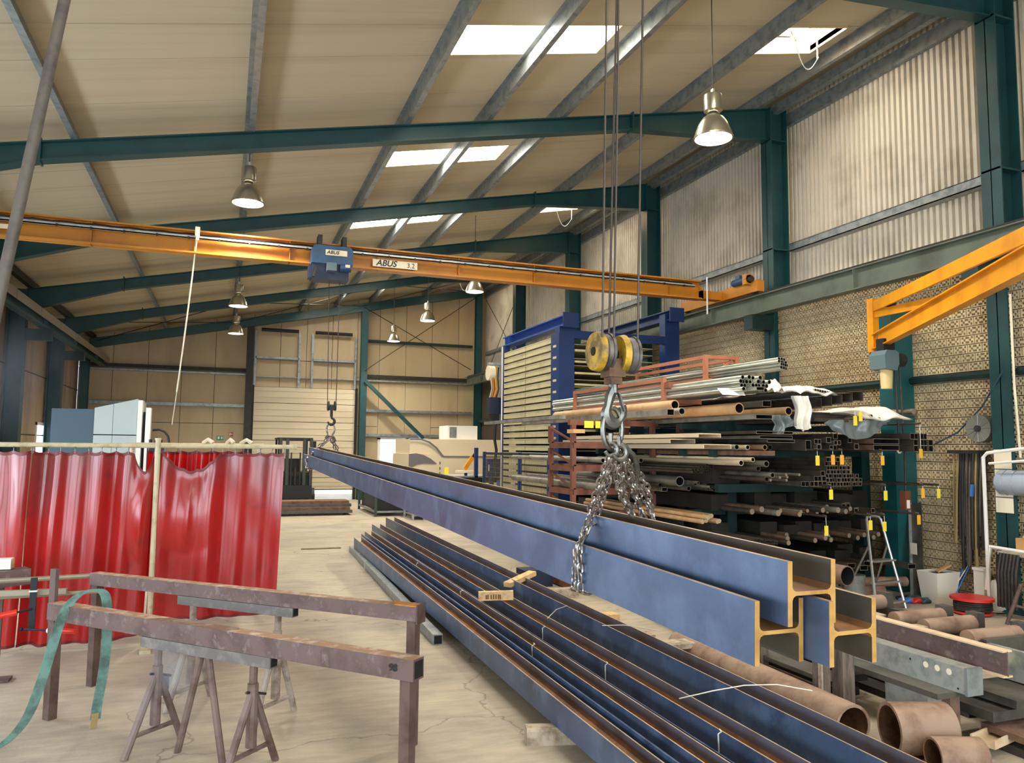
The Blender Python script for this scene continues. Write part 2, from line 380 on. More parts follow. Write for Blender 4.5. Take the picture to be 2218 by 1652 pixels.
# ---- roof: sandwich panels laid across the purlins, each its own piece, with rooflights let in
ceiling = thing('ceiling', (2.3, 11, 6.5), kind='structure')
def roof_piece(name, x0, x1, y0, y1, m, parent, dz=0.0, t=0.08, gap=0.006):
    g = G(); y0 += gap; y1 -= gap
    g.add([(x0,y0,zr(x0)+dz),(x1,y0,zr(x1)+dz),(x1,y1,zr(x1)+dz),(x0,y1,zr(x0)+dz),(x0,y0,zr(x0)+dz+t),(x1,y0,zr(x1)+dz+t),(x1,y1,zr(x1)+dz+t),(x0,y1,zr(x0)+dz+t)],
          [(3,2,1,0),(4,5,6,7),(0,1,5,4),(1,2,6,5),(2,3,7,6),(3,0,4,7)])
    return ob(name, g, m, parent, smooth=None)
nwin = 0
k = -3
while True:
    ya, yb = 4*k+3.92, 4*k+4.64
    if ya > YB: break
    if yb > Y0 and yb < YB:
        lights = [(2.25,4.35)]
        vents = [(6.70,7.85)] if k in (-1,1,3,5) else []
        xs = [XL-0.2] + [q for p in lights+vents for q in p] + [XR+0.15]
        for i in range(0, len(xs), 2): roof_piece('roof_panel', xs[i], xs[i+1], ya, yb, MT['roof'], ceiling)
        for x0,x1 in lights:
            nwin += 1
            w = thing('window_%d' % nwin, ((x0+x1)/2, (ya+yb)/2, zr(x0)), kind='structure')
            roof_piece('pane', x0+0.01, x1-0.01, ya, yb, MT['sky_pane'], w, dz=0.05, t=0.01)
            gg = G()
            for (a0,a1,b0,b1) in ((x0,x1,ya,ya+0.012),(x0,x1,yb-0.012,yb),(x0,x0+0.012,ya,yb),(x1-0.012,x1,ya,yb)):
                gg.add([(a0,b0,zr(a0)),(a1,b0,zr(a1)),(a1,b1,zr(a1)),(a0,b1,zr(a0)),(a0,b0,zr(a0)+.07),(a1,b0,zr(a1)+.07),(a1,b1,zr(a1)+.07),(a0,b1,zr(a0)+.07)],
                   [(3,2,1,0),(4,5,6,7),(0,1,5,4),(1,2,6,5),(2,3,7,6),(3,0,4,7)])
            ob('window_frame', gg, MT['vent_curb'], w)
        for x0,x1 in vents:
            nwin += 1
            w = thing('window_%d' % nwin, ((x0+x1)/2, (ya+yb)/2, zr(x0)), kind='structure')
            gg = G()                       # tall curb of a smoke vent, pane on top
            H = 0.34
            for (a0,a1,b0,b1) in ((x0,x1,ya-0.02,ya),(x0,x1,yb,yb+0.02),(x0-0.02,x0,ya,yb),(x1,x1+0.02,ya,yb)):
                gg.add([(a0,b0,zr(a0)-.03),(a1,b0,zr(a1)-.03),(a1,b1,zr(a1)-.03),(a0,b1,zr(a0)-.03),(a0,b0,zr(a0)+H),(a1,b0,zr(a1)+H),(a1,b1,zr(a1)+H),(a0,b1,zr(a0)+H)],
                   [(3,2,1,0),(4,5,6,7),(0,1,5,4),(1,2,6,5),(2,3,7,6),(3,0,4,7)])
            ob('curb', gg, MT['vent_curb'], w)
            roof_piece('pane', x0+0.03, x1-0.03, ya, yb, MT['sky_pane'], w, dz=H, t=0.01)
            xm, ym = x0+0.45, (ya+yb)/2
            a = G()                        # opener: two scissor arms and a motor on a bar
            a.beam((x0+0.02, ym+.12, zr(x0)+.16), (x0+0.75, ym+.12, zr(x0+.75)+.16), .03, .03)
            a.beam((x0+0.10, ym+.12, zr(x0)+.16), (x0+0.55, ym-.05, zr(x0)+.36), .02, .02)
            a.beam((x0+0.70, ym+.12, zr(x0)+.18), (x0+0.35, ym-.05, zr(x0)+.36), .02, .02)
            a.tube((x0+0.30, ym+.05, zr(x0)+.15), (x0+0.52, ym+.05, zr(x0)+.19), .035, 8)
            ob('opener', a, MT['galv_light'], w)
            c = G(); xc = x0+0.72          # white conduit hanging down with its loop of cable
            c.tube((xc, ya+.1, zr(xc)+.2), (xc, ya+.1, zr(xc)-.42), .013, 6)
            ob('conduit', c, MT['white'], w)
            c = G(); pts = []
            for i in range(15):
                t = i/14; pts.append((x0+.28+(xc-x0-.28)*t, ya+.08, (1-t)*(zr(x0)+.05)+t*(zr(xc)-.40) - math.sin(PI*t)*(.42-.12*t)))
            c.path(pts, .007, 5)
            ob('cable', c, MT['white'], w)
        # three panels up to the next strip of rooflights
        for j in range(3):
            p0 = yb + (4-0.72)/3*j; p1 = yb + (4-0.72)/3*(j+1)
            if p0 < YB: roof_piece('roof_panel', XL-0.2, XR+0.15, p0, min(p1, YB+.2), MT['roof'], ceiling)
    k += 1
g = G()                                          # weather deck above the panels keeps the joints dark
ob('roof_deck', g.add([(XL-.25,Y0,zr(XL-.25)+.85),(XR+.2,Y0,zr(XR+.2)+.85),(XR+.2,YB+.3,zr(XR+.2)+.85),(XL-.25,YB+.3,zr(XL-.25)+.85)],[(0,1,2,3)]), MT['roof_stain'], ceiling) if False else None
# purlins: galvanised Z sections the length of the hall
for x in (-1.88, 0.14, 2.19, 3.39, 4.58, 6.5, 8.17):
    g = G(); z = zr(x); w = .065
    zc = [(-.005,-.2),(-.005,-.2),( .005,-.2)]
    prof = [(-w,-.19),(-w,-.20),(.005,-.20),(.005,-.012),(w,-.012),(w,-.002),(-.005,-.002),(-.005,-.19)]
    g.prism([(a, b) for a, b in prof], (x, YB, z), (x, Y0, z))
    ob('purlin', g, MT['galv'], ceiling, smooth=None)
# eave beams along the right-hand wall
for x, z, w, h in ((8.62, 7.62, .10, .16), (8.9, 7.48, .08, .22)):
    ob('eave_beam', G().beam((x, Y0, z), (x, YB, z), w, h), MT['galv'], ceiling, smooth=None)
ob('eave_beam', G().beam((-3.95, Y0, 5.12), (-3.95, YB, 5.12), .1, .14), MT['dark'], ceiling, smooth=None)

# ---- portal frames
FR = [6.32, 10.33, 14.38, 18.40, 22.42]
def zt(x): return zr(x) - 0.205                  # top of the rafters
def portal(y, label):
    t = thing('portal_frame', (2.2, y, 0), label, 'steel frame', 'teal portal frames of the hall')
    fw = .085
    D, DR, DL = .24, .56, .46
    xr, xl, hr, hl = 8.42, -4.0, 5.8, -2.2
    bot = [(xl, zt(xl)-DL), (hl, zt(hl)-D), (hr, zt(hr)-D), (xr, zt(xr)-DR)]
    g = G()
    poly = [(xl, zt(xl)), (hl, zt(hl)), (hr, zt(hr)), (xr, zt(xr))]
    for i in range(3):
        a, b, c, d = bot[i], bot[i+1], poly[i+1], poly[i]
        vs = [(p[0], y+s, p[1]) for s in (-.006,.006) for p in (a,b,c,d)]
        g.add(vs, [(0,1,2,3),(7,6,5,4),(0,4,5,1),(1,5,6,2),(2,6,7,3),(3,7,4,0)])
        g.beam((d[0],y,d[1]-.008), (c[0],y,c[1]-.008), 2*fw, .016)
        g.beam((a[0],y,a[1]+.008), (b[0],y,b[1]+.008), 2*fw, .016)
    for x, dd in ((hr, D), (hl, D)):              # splice plates with bolts where the haunches start
        g.bx(x-.012, x+.012, y-fw-.01, y+fw+.01, zt(x)-dd-.02, zt(x)+.035)
    ob('rafter', g, MT['teal'], t, smooth=None)
    for side, x0, x1, top in (('r', 8.40, 8.74, zt(8.42)), ('l', -4.30, -3.98, zt(-4.0))):
        g = G(); f = .13
        g.bx(x0, x0+.016, y-f, y+f, 0, top); g.bx(x1-.016, x1, y-f, y+f, 0, top); g.bx(x0, x1, y-.006, y+.006, 0, top)
        for z in (zt(8.42)-DR, 5.15) if side == 'r' else (zt(-4)-DL,):
            g.bx(x0, x1, y-f+.01, y+f-.01, z-.012, z+.012)
        g.bx(x0-.03, x1+.03, y-f-.03, y+f+.03, 0, .025)
        ob('column', g, MT['teal'], t, smooth=None)
    ob('crane_bracket', G().bx(7.98, 8.40, y-.11, y+.11, 3.78, 4.02), MT['teal_dark'], t, smooth=None)
    ob('crane_bracket', G().bx(-3.98, -3.50, y-.1, y+.1, 3.95, 4.18), MT['teal_dark'], t, smooth=None)
    return t
names = ['nearest the camera, its column at the right edge of the picture', 'second from the camera, crossing above the yellow crane bridge', 'third from the camera, just behind the crane bridge',
         'second in front of the back wall', 'last one in front of the back wall']
for y, n in zip(FR, names): portal(y, 'teal steel portal frame, '+n)
# half frame standing in the back wall
tb = thing('portal_frame', (2.2, 26.4, 0), 'teal steel portal frame standing against the back wall', 'steel frame', 'teal portal frames of the hall')
g = G(); g.beam((-4.0,26.4,zt(-4)-.14),(8.6,26.4,zt(8.6)-.14),.16,.28); ob('rafter', g, MT['teal'], tb, smooth=None)
for x in (-4.1, 0.66, 4.38, 8.52):
    g = G(); y = 26.45
    g.bx(x-.11,x+.11,y-.12,y-.105,0,zt(x)-.1); g.bx(x-.11,x+.11,y+.105,y+.12,0,zt(x)-.1); g.bx(x-.006,x+.006,y-.11,y+.11,0,zt(x)-.1)
    ob('column', g, MT['teal'] if x != 0.66 else MT['dark'], tb, smooth=None)
ob('diagonal_brace', G().beam((4.42,26.3,4.05),(6.5,26.3,2.1),.12,.12), MT['teal'], tb, smooth=None)
for p, q in (((4.32,26.3,6.6),(8.2,26.3,4.6)), ((8.5,26.3,7.35),(4.4,26.3,4.4))):
    ob('brace_rod', G().tube(p, q, .014, 6), MT['dark'], tb)
# wind-brace rods under the roof and on the side wall of the last bay
for p, q in (((.2,22.5,zt(.2)-.1),(4.3,26.3,zt(4.3)-.1)), ((4.3,22.5,zt(4.3)-.1),(.2,26.3,zt(.2)-.1)), ((-3.8,22.5,zt(-3.8)-.1),(.2,26.3,zt(.2)-.1)), ((.2,22.5,zt(.2)-.1),(-3.8,26.3,zt(-3.8)-.1)),
             ((4.3,22.5,zt(4.3)-.1),(8.3,26.3,zt(8.3)-.1)), ((8.3,22.5,zt(8.3)-.1),(4.3,26.3,zt(4.3)-.1)), ((8.75,22.5,4.3),(8.75,26.3,7.2)), ((8.75,22.5,7.2),(8.75,26.3,4.3))):
    ob('brace_rod', G().tube(p, q, .012, 6), MT['dark'], tb)

# ---- crane runways
for n, x, lab in (('crane_runway', 8.1, 'grey-green crane runway beam with rail along the right-hand wall'), ('crane_runway', -3.6, 'crane runway beam with pale side along the left-hand wall')):
    t = thing(n, (x, 11, 4.02), lab, 'crane rail')
    z0 = 4.02 if x > 0 else 4.18
    g = G(); g.bx(x-.09,x+.09,Y0,YB-.5,z0,z0+.014); g.bx(x-.006,x+.006,Y0,YB-.5,z0,z0+.3); g.bx(x-.09,x+.09,Y0,YB-.5,z0+.286,z0+.30)
    for i in range(8):
        yy = 1.5+3.3*i; g.bx(x-.085,x+.085,yy,yy+.012,z0,z0+.29)
    ob('beam', g, MT['runway'] if x > 0 else MT['teal'], t, smooth=None)
    ob('rail', G().bx(x-.025,x+.025,Y0,YB-.6,z0+.30,z0+.345), MT['dark'], t, smooth=None)
    if x < 0:
        for i in range(12):
            yy = 4.0+1.9*i
            ob('side_plate', G().bx(x+.095,x+.105,yy,yy+1.85,z0+.13,z0+.30), MT['joint_pale'], t, smooth=None)

# ---- right-hand wall: ribbed cladding above, perforated blocks below
wr = thing('wall_right', (XR, 11, 0), kind='structure')
ZC = 4.25; XB = 8.58
ys = [Y0, -1.7, 2.32] + FR + [26.4, YB+.1]
for i in range(len(ys)-1):
    a, b = ys[i], ys[i+1]; pitch = .098; n = max(1, int(round((b-a)/pitch))); g = G(); pts = []
    for j in range(n):
        y = a + (b-a)*j/n; w = (b-a)/n
        pts += [(y, 0), (y+.52*w, 0), (y+.60*w, .045), (y+.92*w, .045)]
    pts.append((b, 0))
    for z0, z1 in ((ZC-.3, zr(XR)+.02),):
        k = len(g.v)
        for (y, d) in pts: g.v.append((XR-.06+d, y, z0)); g.v.append((XR-.06+d, y, z1))
        for j in range(len(pts)-1): g.f.append((k+2*j, k+2*j+1, k+2*j+3, k+2*j+2)); g.m.append(0)
    ob('cladding_sheet', g, MT['clad'], wr, smooth=None)
ob('wall_ledge', G().bx(XB-.01, XR-.02, Y0, YB, ZC-.02, ZC+.01), MT['clad'], wr, smooth=None)
ob('outer_skin', G().bx(XR+.02, XR+.12, Y0, YB, 0, zr(XR)+.05), MT['clad'], wr, smooth=None)
for i in range(2, len(ys)-2):                    # girts between the columns
    a, b = ys[i]+.13, ys[i+1]-.13
    g = G(); x = 8.80
    g.bx(x-.06,x+.09,a,b,5.13,5.145); g.bx(x-.06,x-.05,a,b,5.13,5.26); g.bx(x-.06,x-.0,a,b,5.25,5.26)
    ob('girt', g, MT['galv'], wr, smooth=None)
    ob('girt', G().tube((8.52,a,2.74),(8.52,b,2.74),.048,8), MT['teal_dark'], wr)
# perforated block: a 6 x 3 field of square holes set like the fives on dice

BW, BH, BT = .197, .112, .075
def block_geo(g, y, z, x=XB):
    mj = .005
    ycs = [mj, .022] ; zc = [mj, .014]
    cw = (BW-2*.022)/6; ch = (BH-2*.014)/3
    yy = [mj] + [.022+cw*i for i in range(7)] + [BW-mj]
    zz = [mj] + [.014+ch*i for i in range(4)] + [BH-mj]
    holes = {(0,0),(2,0),(3,0),(5,0),(1,1),(4,1),(0,2),(2,2),(3,2),(5,2)}
    sh = .06
    for j in range(5):
        i = 0
        while i < 8:
            if (i-1, j-1) in holes:
                a0,a1,b0,b1 = yy[i],yy[i+1],zz[j],zz[j+1]; e = cw*sh
                q = [(x,y+a0,z+b0),(x,y+a1,z+b0),(x,y+a1,z+b1),(x,y+a0,z+b1),(x+.075,y+a0+e,z+b0+e),(x+.075,y+a1-e,z+b0+e),(x+.075,y+a1-e,z+b1-e),(x+.075,y+a0+e,z+b1-e)]
                g.add(q, [(0,4,5,1),(1,5,6,2),(2,6,7,3),(3,7,4,0)], 0); g.add(q[4:], [(0,3,2,1)], 1)  # hole ends coloured near-black for the shade deep inside
                i += 1
            else:
                i2 = i
                while i2 < 8 and (i2-1, j-1) not in holes: i2 += 1
                g.add([(x,y+yy[i],z+zz[j]),(x,y+yy[i2],z+zz[j]),(x,y+yy[i2],z+zz[j+1]),(x,y+yy[i],z+zz[j+1])], [(3,2,1,0)], 0)
                i = i2
    p = [(x,y+mj,z+mj),(x,y+BW-mj,z+mj),(x,y+BW-mj,z+BH-mj),(x,y+mj,z+BH-mj)]; q = [(x+BT*.5,b,c) for (_,b,c) in p]
    g.add(p+q, [(0,1,5,4),(1,2,6,5),(2,3,7,6),(3,0,4,7)], 0)
ob('backing', G().bx(XB+.08, XR-.10, Y0, YB, 0, ZC-.02), MT['block_joint'], wr, smooth=None)
cand = []; rows = int((ZC-.02)/BH)
for r in range(rows):
    off = (r % 2)*BW/2
    for c in range(int((16.2-4.6)/BW)):
        y = 4.6+off+c*BW; z = r*BH
        vis = 1.0
        if 7.0 < y < 12 and z < 1.9: vis = .25     # behind the racks
        if y < 5.3: vis = .2
        cand.append((vis/(y*y+81), y, z))
cand.sort(reverse=True)
g = G(); block_geo(g, 0, 0); b0 = None
for i, (s_, y, z) in enumerate(cand[:300]):
    if b0 is None:
        me, org = g.mesh('block', [MT['block'], MT['block_dark']], V((0,0,0)), None)
        b0 = bpy.data.objects.new('block', me); link(b0, (0,y,z), wr)
    else: inst(b0, (0,y,z), wr)
g = G()
for s_, y, z in cand[300:]: block_geo(g, y, z)
ob('block_field', g, [MT['block'], MT['block_dark']], wr, smooth=None, kind='stuff')

# ---- left-hand wall: panels, windows
wl = thing('wall_left', (XL, 11, 0), kind='structure')
wins = [(18.35,19.35),(21.6,23.5),(14.6,16.2),(10.8,12.6),(6.6,8.6),(2.6,4.6),(-1.2,0.8)]
yy = Y0
def lw(y0, y1, z0, z1): ob('wall_panel', G().bx(XL-.08, XL, y0+.006, y1-.006, z0, z1), MT['clad_left'], wl, smooth=None)
edges = sorted(set([Y0, YB] + [q for w in wins for q in w]))
for i in range(len(edges)-1):
    a, b = edges[i], edges[i+1]
    if (a,b) in wins: lw(a,b,0,.95); lw(a,b,2.32,3.45); lw(a,b,3.46,zr(XL)+.1)
    else:
        n = max(1, int(round((b-a)/1.1)))
        for j in range(n):
            p, q = a+(b-a)*j/n, a+(b-a)*(j+1)/n
            lw(p,q,0,2.0); lw(p,q,2.01,3.45); lw(p,q,3.46,zr(XL)+.1)
for z in (2.0, 3.45): ob('joint_strip', G().bx(XL-.02, XL+.012, Y0, YB, z-.012, z+.012), MT['joint'], wl, smooth=None)
for (a,b) in wins:
    nwin += 1
    w = thing('window_%d' % nwin, (XL, (a+b)/2, .95), kind='structure')
    g = G()
    for (c,d,e,f) in ((a,b,.95,1.02),(a,b,2.25,2.32),(a,a+.07,.95,2.32),(b-.07,b,.95,2.32),((a+b)/2-.05,(a+b)/2+.05,.95,2.32)): g.bx(XL-.06,XL+.03,c,d,e,f)
    ob('window_frame', g, MT['white'], w, smooth=None)
    ob('pane', G().bx(XL-.03,XL-.025,a+.07,b-.07,1.02,2.25), MT['win_pane'], w, smooth=None)

# ---- back wall
wb = thing('wall_back', (2.3, YB, 0), kind='structure')
def bp(x0, x1, z0, z1=None):
    t0, t1 = (zr(x0)+.1, zr(x1)+.1) if z1 is None else (z1, z1)
    x0 += .007; x1 -= .007
    ob('wall_panel', G().add([(x0,YB-.02,z0),(x1,YB-.02,z0),(x1,YB-.02,t1),(x0,YB-.02,t0),(x0,YB+.1,z0),(x1,YB+.1,z0),(x1,YB+.1,t1),(x0,YB+.1,t0)],
        [(0,1,2,3),(7,6,5,4),(4,5,1,0),(5,6,2,1),(6,7,3,2),(7,4,0,3)]), MT['clad_back'], wb, smooth=None)
xs = [XL,-3.4,-2.4,-1.4,-.4,.78,1.64,2.5,3.36,4.22,5.0,5.95,6.9,7.9,9.0]
for i in range(len(xs)-1):
    a, b = xs[i], xs[i+1]
    if .77 < a < 4.2: bp(a,b,3.78,4.68); bp(a,b,4.70)
    elif 4.9 < a < 6.8: bp(a,b,2.14,4.2); bp(a,b,4.22)
    else: bp(a,b,0,2.5); bp(a,b,2.515,4.2); bp(a,b,4.215)
ob('backing', G().bx(XL,.78,YB+.1,YB+.14,0,4).bx(4.22,5.0,YB+.1,YB+.14,0,4).bx(6.9,XR,YB+.1,YB+.14,0,4).bx(XL,XR,YB+.1,YB+.14,3.7,8), MT['joint'], wb, smooth=None)
for (x0,x1,z,h,m) in ((-4.0,.6,4.28,.10,'dark'),(-4.0,.6,4.14,.05,'galv'),(-4.0,.6,3.1,.1,'galv'),(4.5,8.4,5.5,.09,'teal_dark'),(4.5,8.4,4.25,.12,'dark'),(4.5,8.4,4.10,.05,'galv'),(4.5,8.4,3.05,.09,'galv'),(4.5,8.4,2.2,.09,'galv'),(.8,4.3,4.1,.03,'galv')):
    ob('girt', G().bx(x0,x1,YB-.16,YB-.03,z-h/2,z+h/2), MT[m], wb, smooth=None)
# sectional door, raised a hand's width so daylight comes in under it
d1 = thing('door_1', (2.5, YB-.1, 0), kind='structure')
zz = .34; i = 0
while zz < 3.7:
    h = .62 if i else .40
    z1 = min(zz+h, 3.76)
    g = G(); g.bx(.80,4.20,YB-.16,YB-.10,zz+.012,z1-.006)
    for q in range(2): g.bx(.80,4.20,YB-.172,YB-.16,zz+h*(.33+.33*q)-.01,zz+h*(.33+.33*q)+.01)
    ob('seal_strip', G().bx(.82,4.18,YB-.13,YB-.11,zz-.02,zz+.02), MT['joint'], d1, smooth=None)
    ob('door_section', g, MT['door_cream'], d1, smooth=None); zz = z1; i += 1
g = G()
for x in (.84,2.25,2.68,4.14): g.bx(x-.035,x+.035,YB-.2,YB-.12,3.76,5.62)
for z in (4.74,): g.bx(.84,2.25,YB-.2,YB-.12,z-.035,z+.035); g.bx(2.68,4.14,YB-.2,YB-.12,z-.05,z+.02)
ob('door_track', g, MT['galv'], d1, smooth=None)
g = G(); g.tube((1.0,YB-.25,5.66),(2.2,YB-.25,5.66),.06,8); g.tube((2.75,YB-.25,5.66),(4.0,YB-.25,5.66),.06,8)
ob('spring_shaft', g, MT['black'], d1)
ob('door_post', G().bx(.76,.84,YB-.22,YB-.05,0,3.8).bx(4.16,4.24,YB-.22,YB-.05,0,3.8), MT['dark'], d1, smooth=None)
# glazed side door and strip of window on the right of the back wall
d2 = thing('door_2', (5.5, YB, 0), kind='structure')
g = G()
for (a,b,c,d) in ((5.0,5.1,0,2.12),(6.0,6.12,0,2.12),(6.82,6.9,0,2.12),(5.0,6.9,2.06,2.14),(5.0,6.0,.0,.1),(5.0,6.0,.62,.70)): g.bx(a,b,YB-.06,YB+.04,c,d)
ob('door_frame', g, MT['white'], d2, smooth=None)
ob('pane', G().bx(5.1,6.0,YB,YB+.005,.7,2.06).bx(6.12,6.82,YB,YB+.005,.1,2.06), MT['win_pane'], d2, smooth=None)
ob('door_leaf', G().bx(5.98,6.22,YB-.75,YB-.68,.1,2.05), MT['white'], d2, smooth=None)
# signs by the door
t = ob('exit_sign', G().bx(-.26,-.04,YB-.05,YB-.035,1.98,2.10), MT['sign_green'], label='small green emergency exit sign on the back wall', cat='sign', smooth=None)
ob('pictogram', G().bx(-.23,-.17,YB-.055,YB-.05,2.0,2.08).bx(-.13,-.10,YB-.055,YB-.05,2.0,2.08).bx(-.08,-.06,YB-.055,YB-.05,2.0,2.08), MT['white'], t, smooth=None)
t = ob('fire_sign', G().bx(.11,.24,YB-.05,YB-.035,2.10,2.22), MT['sign_red'], label='small red fire sign on the back wall', cat='sign', smooth=None)
ob('pictogram', G().bx(.13,.16,YB-.055,YB-.05,2.12,2.2).bx(.18,.22,YB-.055,YB-.05,2.15,2.18), MT['white'], t, smooth=None)
# wall at the camera's end, open at the gate
wf = thing('wall_front', (2.3, Y0, 0), kind='structure')
ob('wall_panel', G().bx(XL,XR,Y0-.1,Y0,5.0,7.9), MT['clad'], wf, smooth=None)
ob('wall_panel', G().bx(XL,-3.6,Y0-.1,Y0,0,5.0), MT['clad'], wf, smooth=None)
ob('wall_panel', G().bx(6.8,XR,Y0-.1,Y0,0,5.0), MT['clad'], wf, smooth=None)

# ================================================================== steel beams
def hbeam(name, p0, p1, b, h, label, cat='beam', group=None, tw=.010, tf=.0145, rf=.012):
    """H section lying on its side: flanges upright (height b), web level; p0 near end, p1 far end, both on the axis."""
    p0, p1 = V(p0), V(p1); d = (p1-p0).normalized(); x = d.cross(V((0,0,1))).normalized(); u = x.cross(d)
    t = thing(name, p0, label, cat, group)
    for s in (-1, 1):
        c = x*s*(h/2-tf/2); q = [c + x*a*tf/2 + u*e*b/2 for a, e in ((-1,-1),(1,-1),(1,1),(-1,1))]
        vs = [p0+k for k in q] + [p1+k for k in q]
        g = G().add(vs, [(4,5,1,0),(6,7,3,2)], 1).add(vs, [(5,6,2,1)], 3 if s < 0 else 0).add(vs, [(7,4,0,3)], 0 if s < 0 else 3).add(vs, [(0,1,2,3),(7,6,5,4)], 2)
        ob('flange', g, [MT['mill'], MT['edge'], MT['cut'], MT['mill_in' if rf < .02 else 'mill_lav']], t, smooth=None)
    w = h/2-tf; r = rf; k = tw/2
    poly = [(-w,-k-r),(-w+r*.3,-k-r*.35),(-w+r,-k),(w-r,-k),(w-r*.3,-k-r*.35),(w,-k-r),(w,k+r),(w-r*.3,k+r*.35),(w-r,k),(-w+r,k),(-w+r*.3,k+r*.35),(-w,k+r)]
    g = G().prism(poly, p0, p1, mi=0, mcap=1)
    ob('web', g, [MT['mill_web'], MT['cut']], t, smooth=None)
    return t
def susp(name, xl, y0, z0, y1, label, h=.152, b=.16):
    sx, sz = -.0158, .0257
    p0 = V((xl+h/2, y0, z0)); p1 = V((xl+h/2+sx*(y1-y0), y1, z0+sz*(y1-y0)))
    return hbeam(name, p0, p1, b, h, label, group='steel beams hanging in the chain slings')
susp('steel_beam', 1.255, 1.62, 1.345, 11.75, 'long blue-grey H-beam hanging lower left in the chain slings')
susp('steel_beam', 1.325, 1.58, 1.445, 11.70, 'long blue-grey H-beam riding on top of the two others in the slings')
susp('steel_beam', 1.415, 1.54, 1.350, 11.70, 'long H-beam hanging lower right in the slings, its yellow end foremost')
# the pile on the floor
def pile(xl, ztop, b, h, y1, label, k=.0165):
    zc = ztop-b/2; y0 = 1.2; x1 = xl+k*(y1-3.5); x0 = xl+k*(y0-3.5)
    return hbeam('steel_beam', (x0+h/2,y0,zc), (x1+h/2,y1,zc), b, h, label, group='steel beams piled on the floor', tf=.009, rf=.03)
pile(1.957, .263, .163, .138, 13.3, 'outermost blue-grey H-beam of the floor pile, nearest the trestles')
pile(2.245, .285, .185, .128, 14.0, 'second H-beam of the floor pile from the open floor')
pile(2.555, .300, .200, .168, 15.1, 'third H-beam of the floor pile, under the stamped wooden batten')
pile(2.950, .360, .260, .185, 15.8, 'tallest H-beam of the floor pile, with a wide blue face, farthest right')
def barp(x, z0, z1, w, y0, y1, label, k=.0165):
    g = G().beam((x+k*(y0-3.5), y0, (z0+z1)/2), (x+k*(y1-3.5), y1, (z0+z1)/2), w, z1-z0)
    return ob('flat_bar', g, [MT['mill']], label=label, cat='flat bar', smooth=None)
barp(2.145, .10, .274, .012, 1.5, 13.7, 'flat bar standing on edge between the first two piled H-beams')
t = thing('angle_bar', (2.42, 7, .1), 'thin rusty angle bar lying between the second and third piled H-beams', 'angle bar')
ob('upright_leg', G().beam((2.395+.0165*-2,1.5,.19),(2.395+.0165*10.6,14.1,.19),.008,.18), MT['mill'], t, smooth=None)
ob('flat_leg', G().beam((2.435+.0165*-2,1.5,.104),(2.435+.0165*10.6,14.1,.104),.08,.008), MT['mill_web'], t, smooth=None)
# bearers under the pile and things lying on it
for i, (y, x0, x1, lab) in enumerate(((4.41,1.80,3.3,'grey weathered timber bearer sticking out under the pile, nearest the camera'), (8.4,1.99,3.35,'timber bearer under the middle of the beam pile'), (12.6,2.1,3.4,'timber bearer under the far end of the beam pile'))):
    g = G()
    g.prism([(-.055,0),(.055,0),(.055,.085),(.04,.1),(-.04,.1),(-.055,.085)], (x0,y+.12 if i==0 else y,0), (x1,y-.25 if i==0 else y,0))
    ob('timber_bearer', g, MT['wood_grey'], label=lab, cat='timber', smooth=None)
t = thing('wooden_batten', (2.6,7.38,.31), 'pale wooden batten with a dark stamp lying across the pile', 'batten')
g = G().prism([(-.03,0),(.03,0),(.03,.085),(-.03,.085)], (2.40,7.32,.305), (2.72,7.20,.318)); ob('plank', g, MT['wood'], t, smooth=None)
g = G(); d = V((.32,-.12,.013)); n = V((d.y,-d.x,0)).normalized()*.0315
for f, hgt in ((.22,.04),(.27,.045),(.36,.04),(.43,.045),(.50,.045),(.57,.045),(.62,.04)):
    p = V((2.40,7.32,.305+.015)) + d*f + n; g.beam(p, p+V((0,0,hgt)), .012, .002, up=n)
ob('stamp', g, MT['brand'], t, smooth=None)
g = G().prism([(-.05,0),(.05,0),(.05,.05),(-.05,.05)], (2.95,8.0,.29),(3.35,8.25,.36)); ob('wooden_batten', g, MT['wood'], label='broken pale piece of timber on the far side of the pile', cat='timber', smooth=None)
def wire(pts, lab): ob('tie_wire', G().path(pts, .004, 5), MT['wire'], label=lab, cat='wire')
wire([(2.62,4.1,.31),(2.8,4.02,.36),(3.0,3.98,.385),(3.2,3.93,.385),(3.38,3.83,.36)], 'long bright tie wire lying across the pile in the foreground')
wire([(2.72,6.35,.31),(2.85,6.45,.36),(3.0,6.55,.365)], 'short tie wire leaning on the pile beyond the middle')
wire([(2.95,5.75,.362),(3.10,5.66,.375),(3.2,5.55,.372),(3.3,5.42,.366)], 'thin bent tie wire on top of the tallest piled beam')
for i, (x, y, z) in enumerate(((2.40,7.9,.29),(2.40,9.9,.29),(2.56,6.05,.305),(2.55,4.9,.305),(2.52,3.55,.305),(1.975,11.3,.15),(2.285,5.6,.289))):
    g = G(); pts = [(x-.01,y,z-.13),(x-.012,y,z),(x,y-.01,z+.012),(x+.012,y+.004,z+.006),(x+.004,y+.015,z+.018)]
    wire(pts, ['twisted wire tie on the second beam, nearer of two', 'twisted wire tie on the second beam, farther of two', 'twisted wire tie on the third beam beyond the batten', 'twisted wire tie on the third beam, middle of three', 'thick twisted wire tie on the third beam at the bottom of the picture', 'bright wire end by the square tube', 'small wire end on the second piled beam'][i])
t = thing('square_tube', (2.0,10,.0), 'grey square steel tube lying on the floor along the pile', 'tube')
g = G(); a, b = V((1.90,6.98,.045)), V((2.13,13.6,.045)); w = .045
g.prism([(-w,-w),(w,-w),(w,w),(-w,w)], a, b); ob('tube_wall', g, MT['galv'], t, smooth=None)
g = G().bx(1.90-w*.8,1.90+w*.8,6.972,6.979,.045-w*.8,.045+w*.8); ob('bore', g, MT['block_dark'], t, smooth=None)
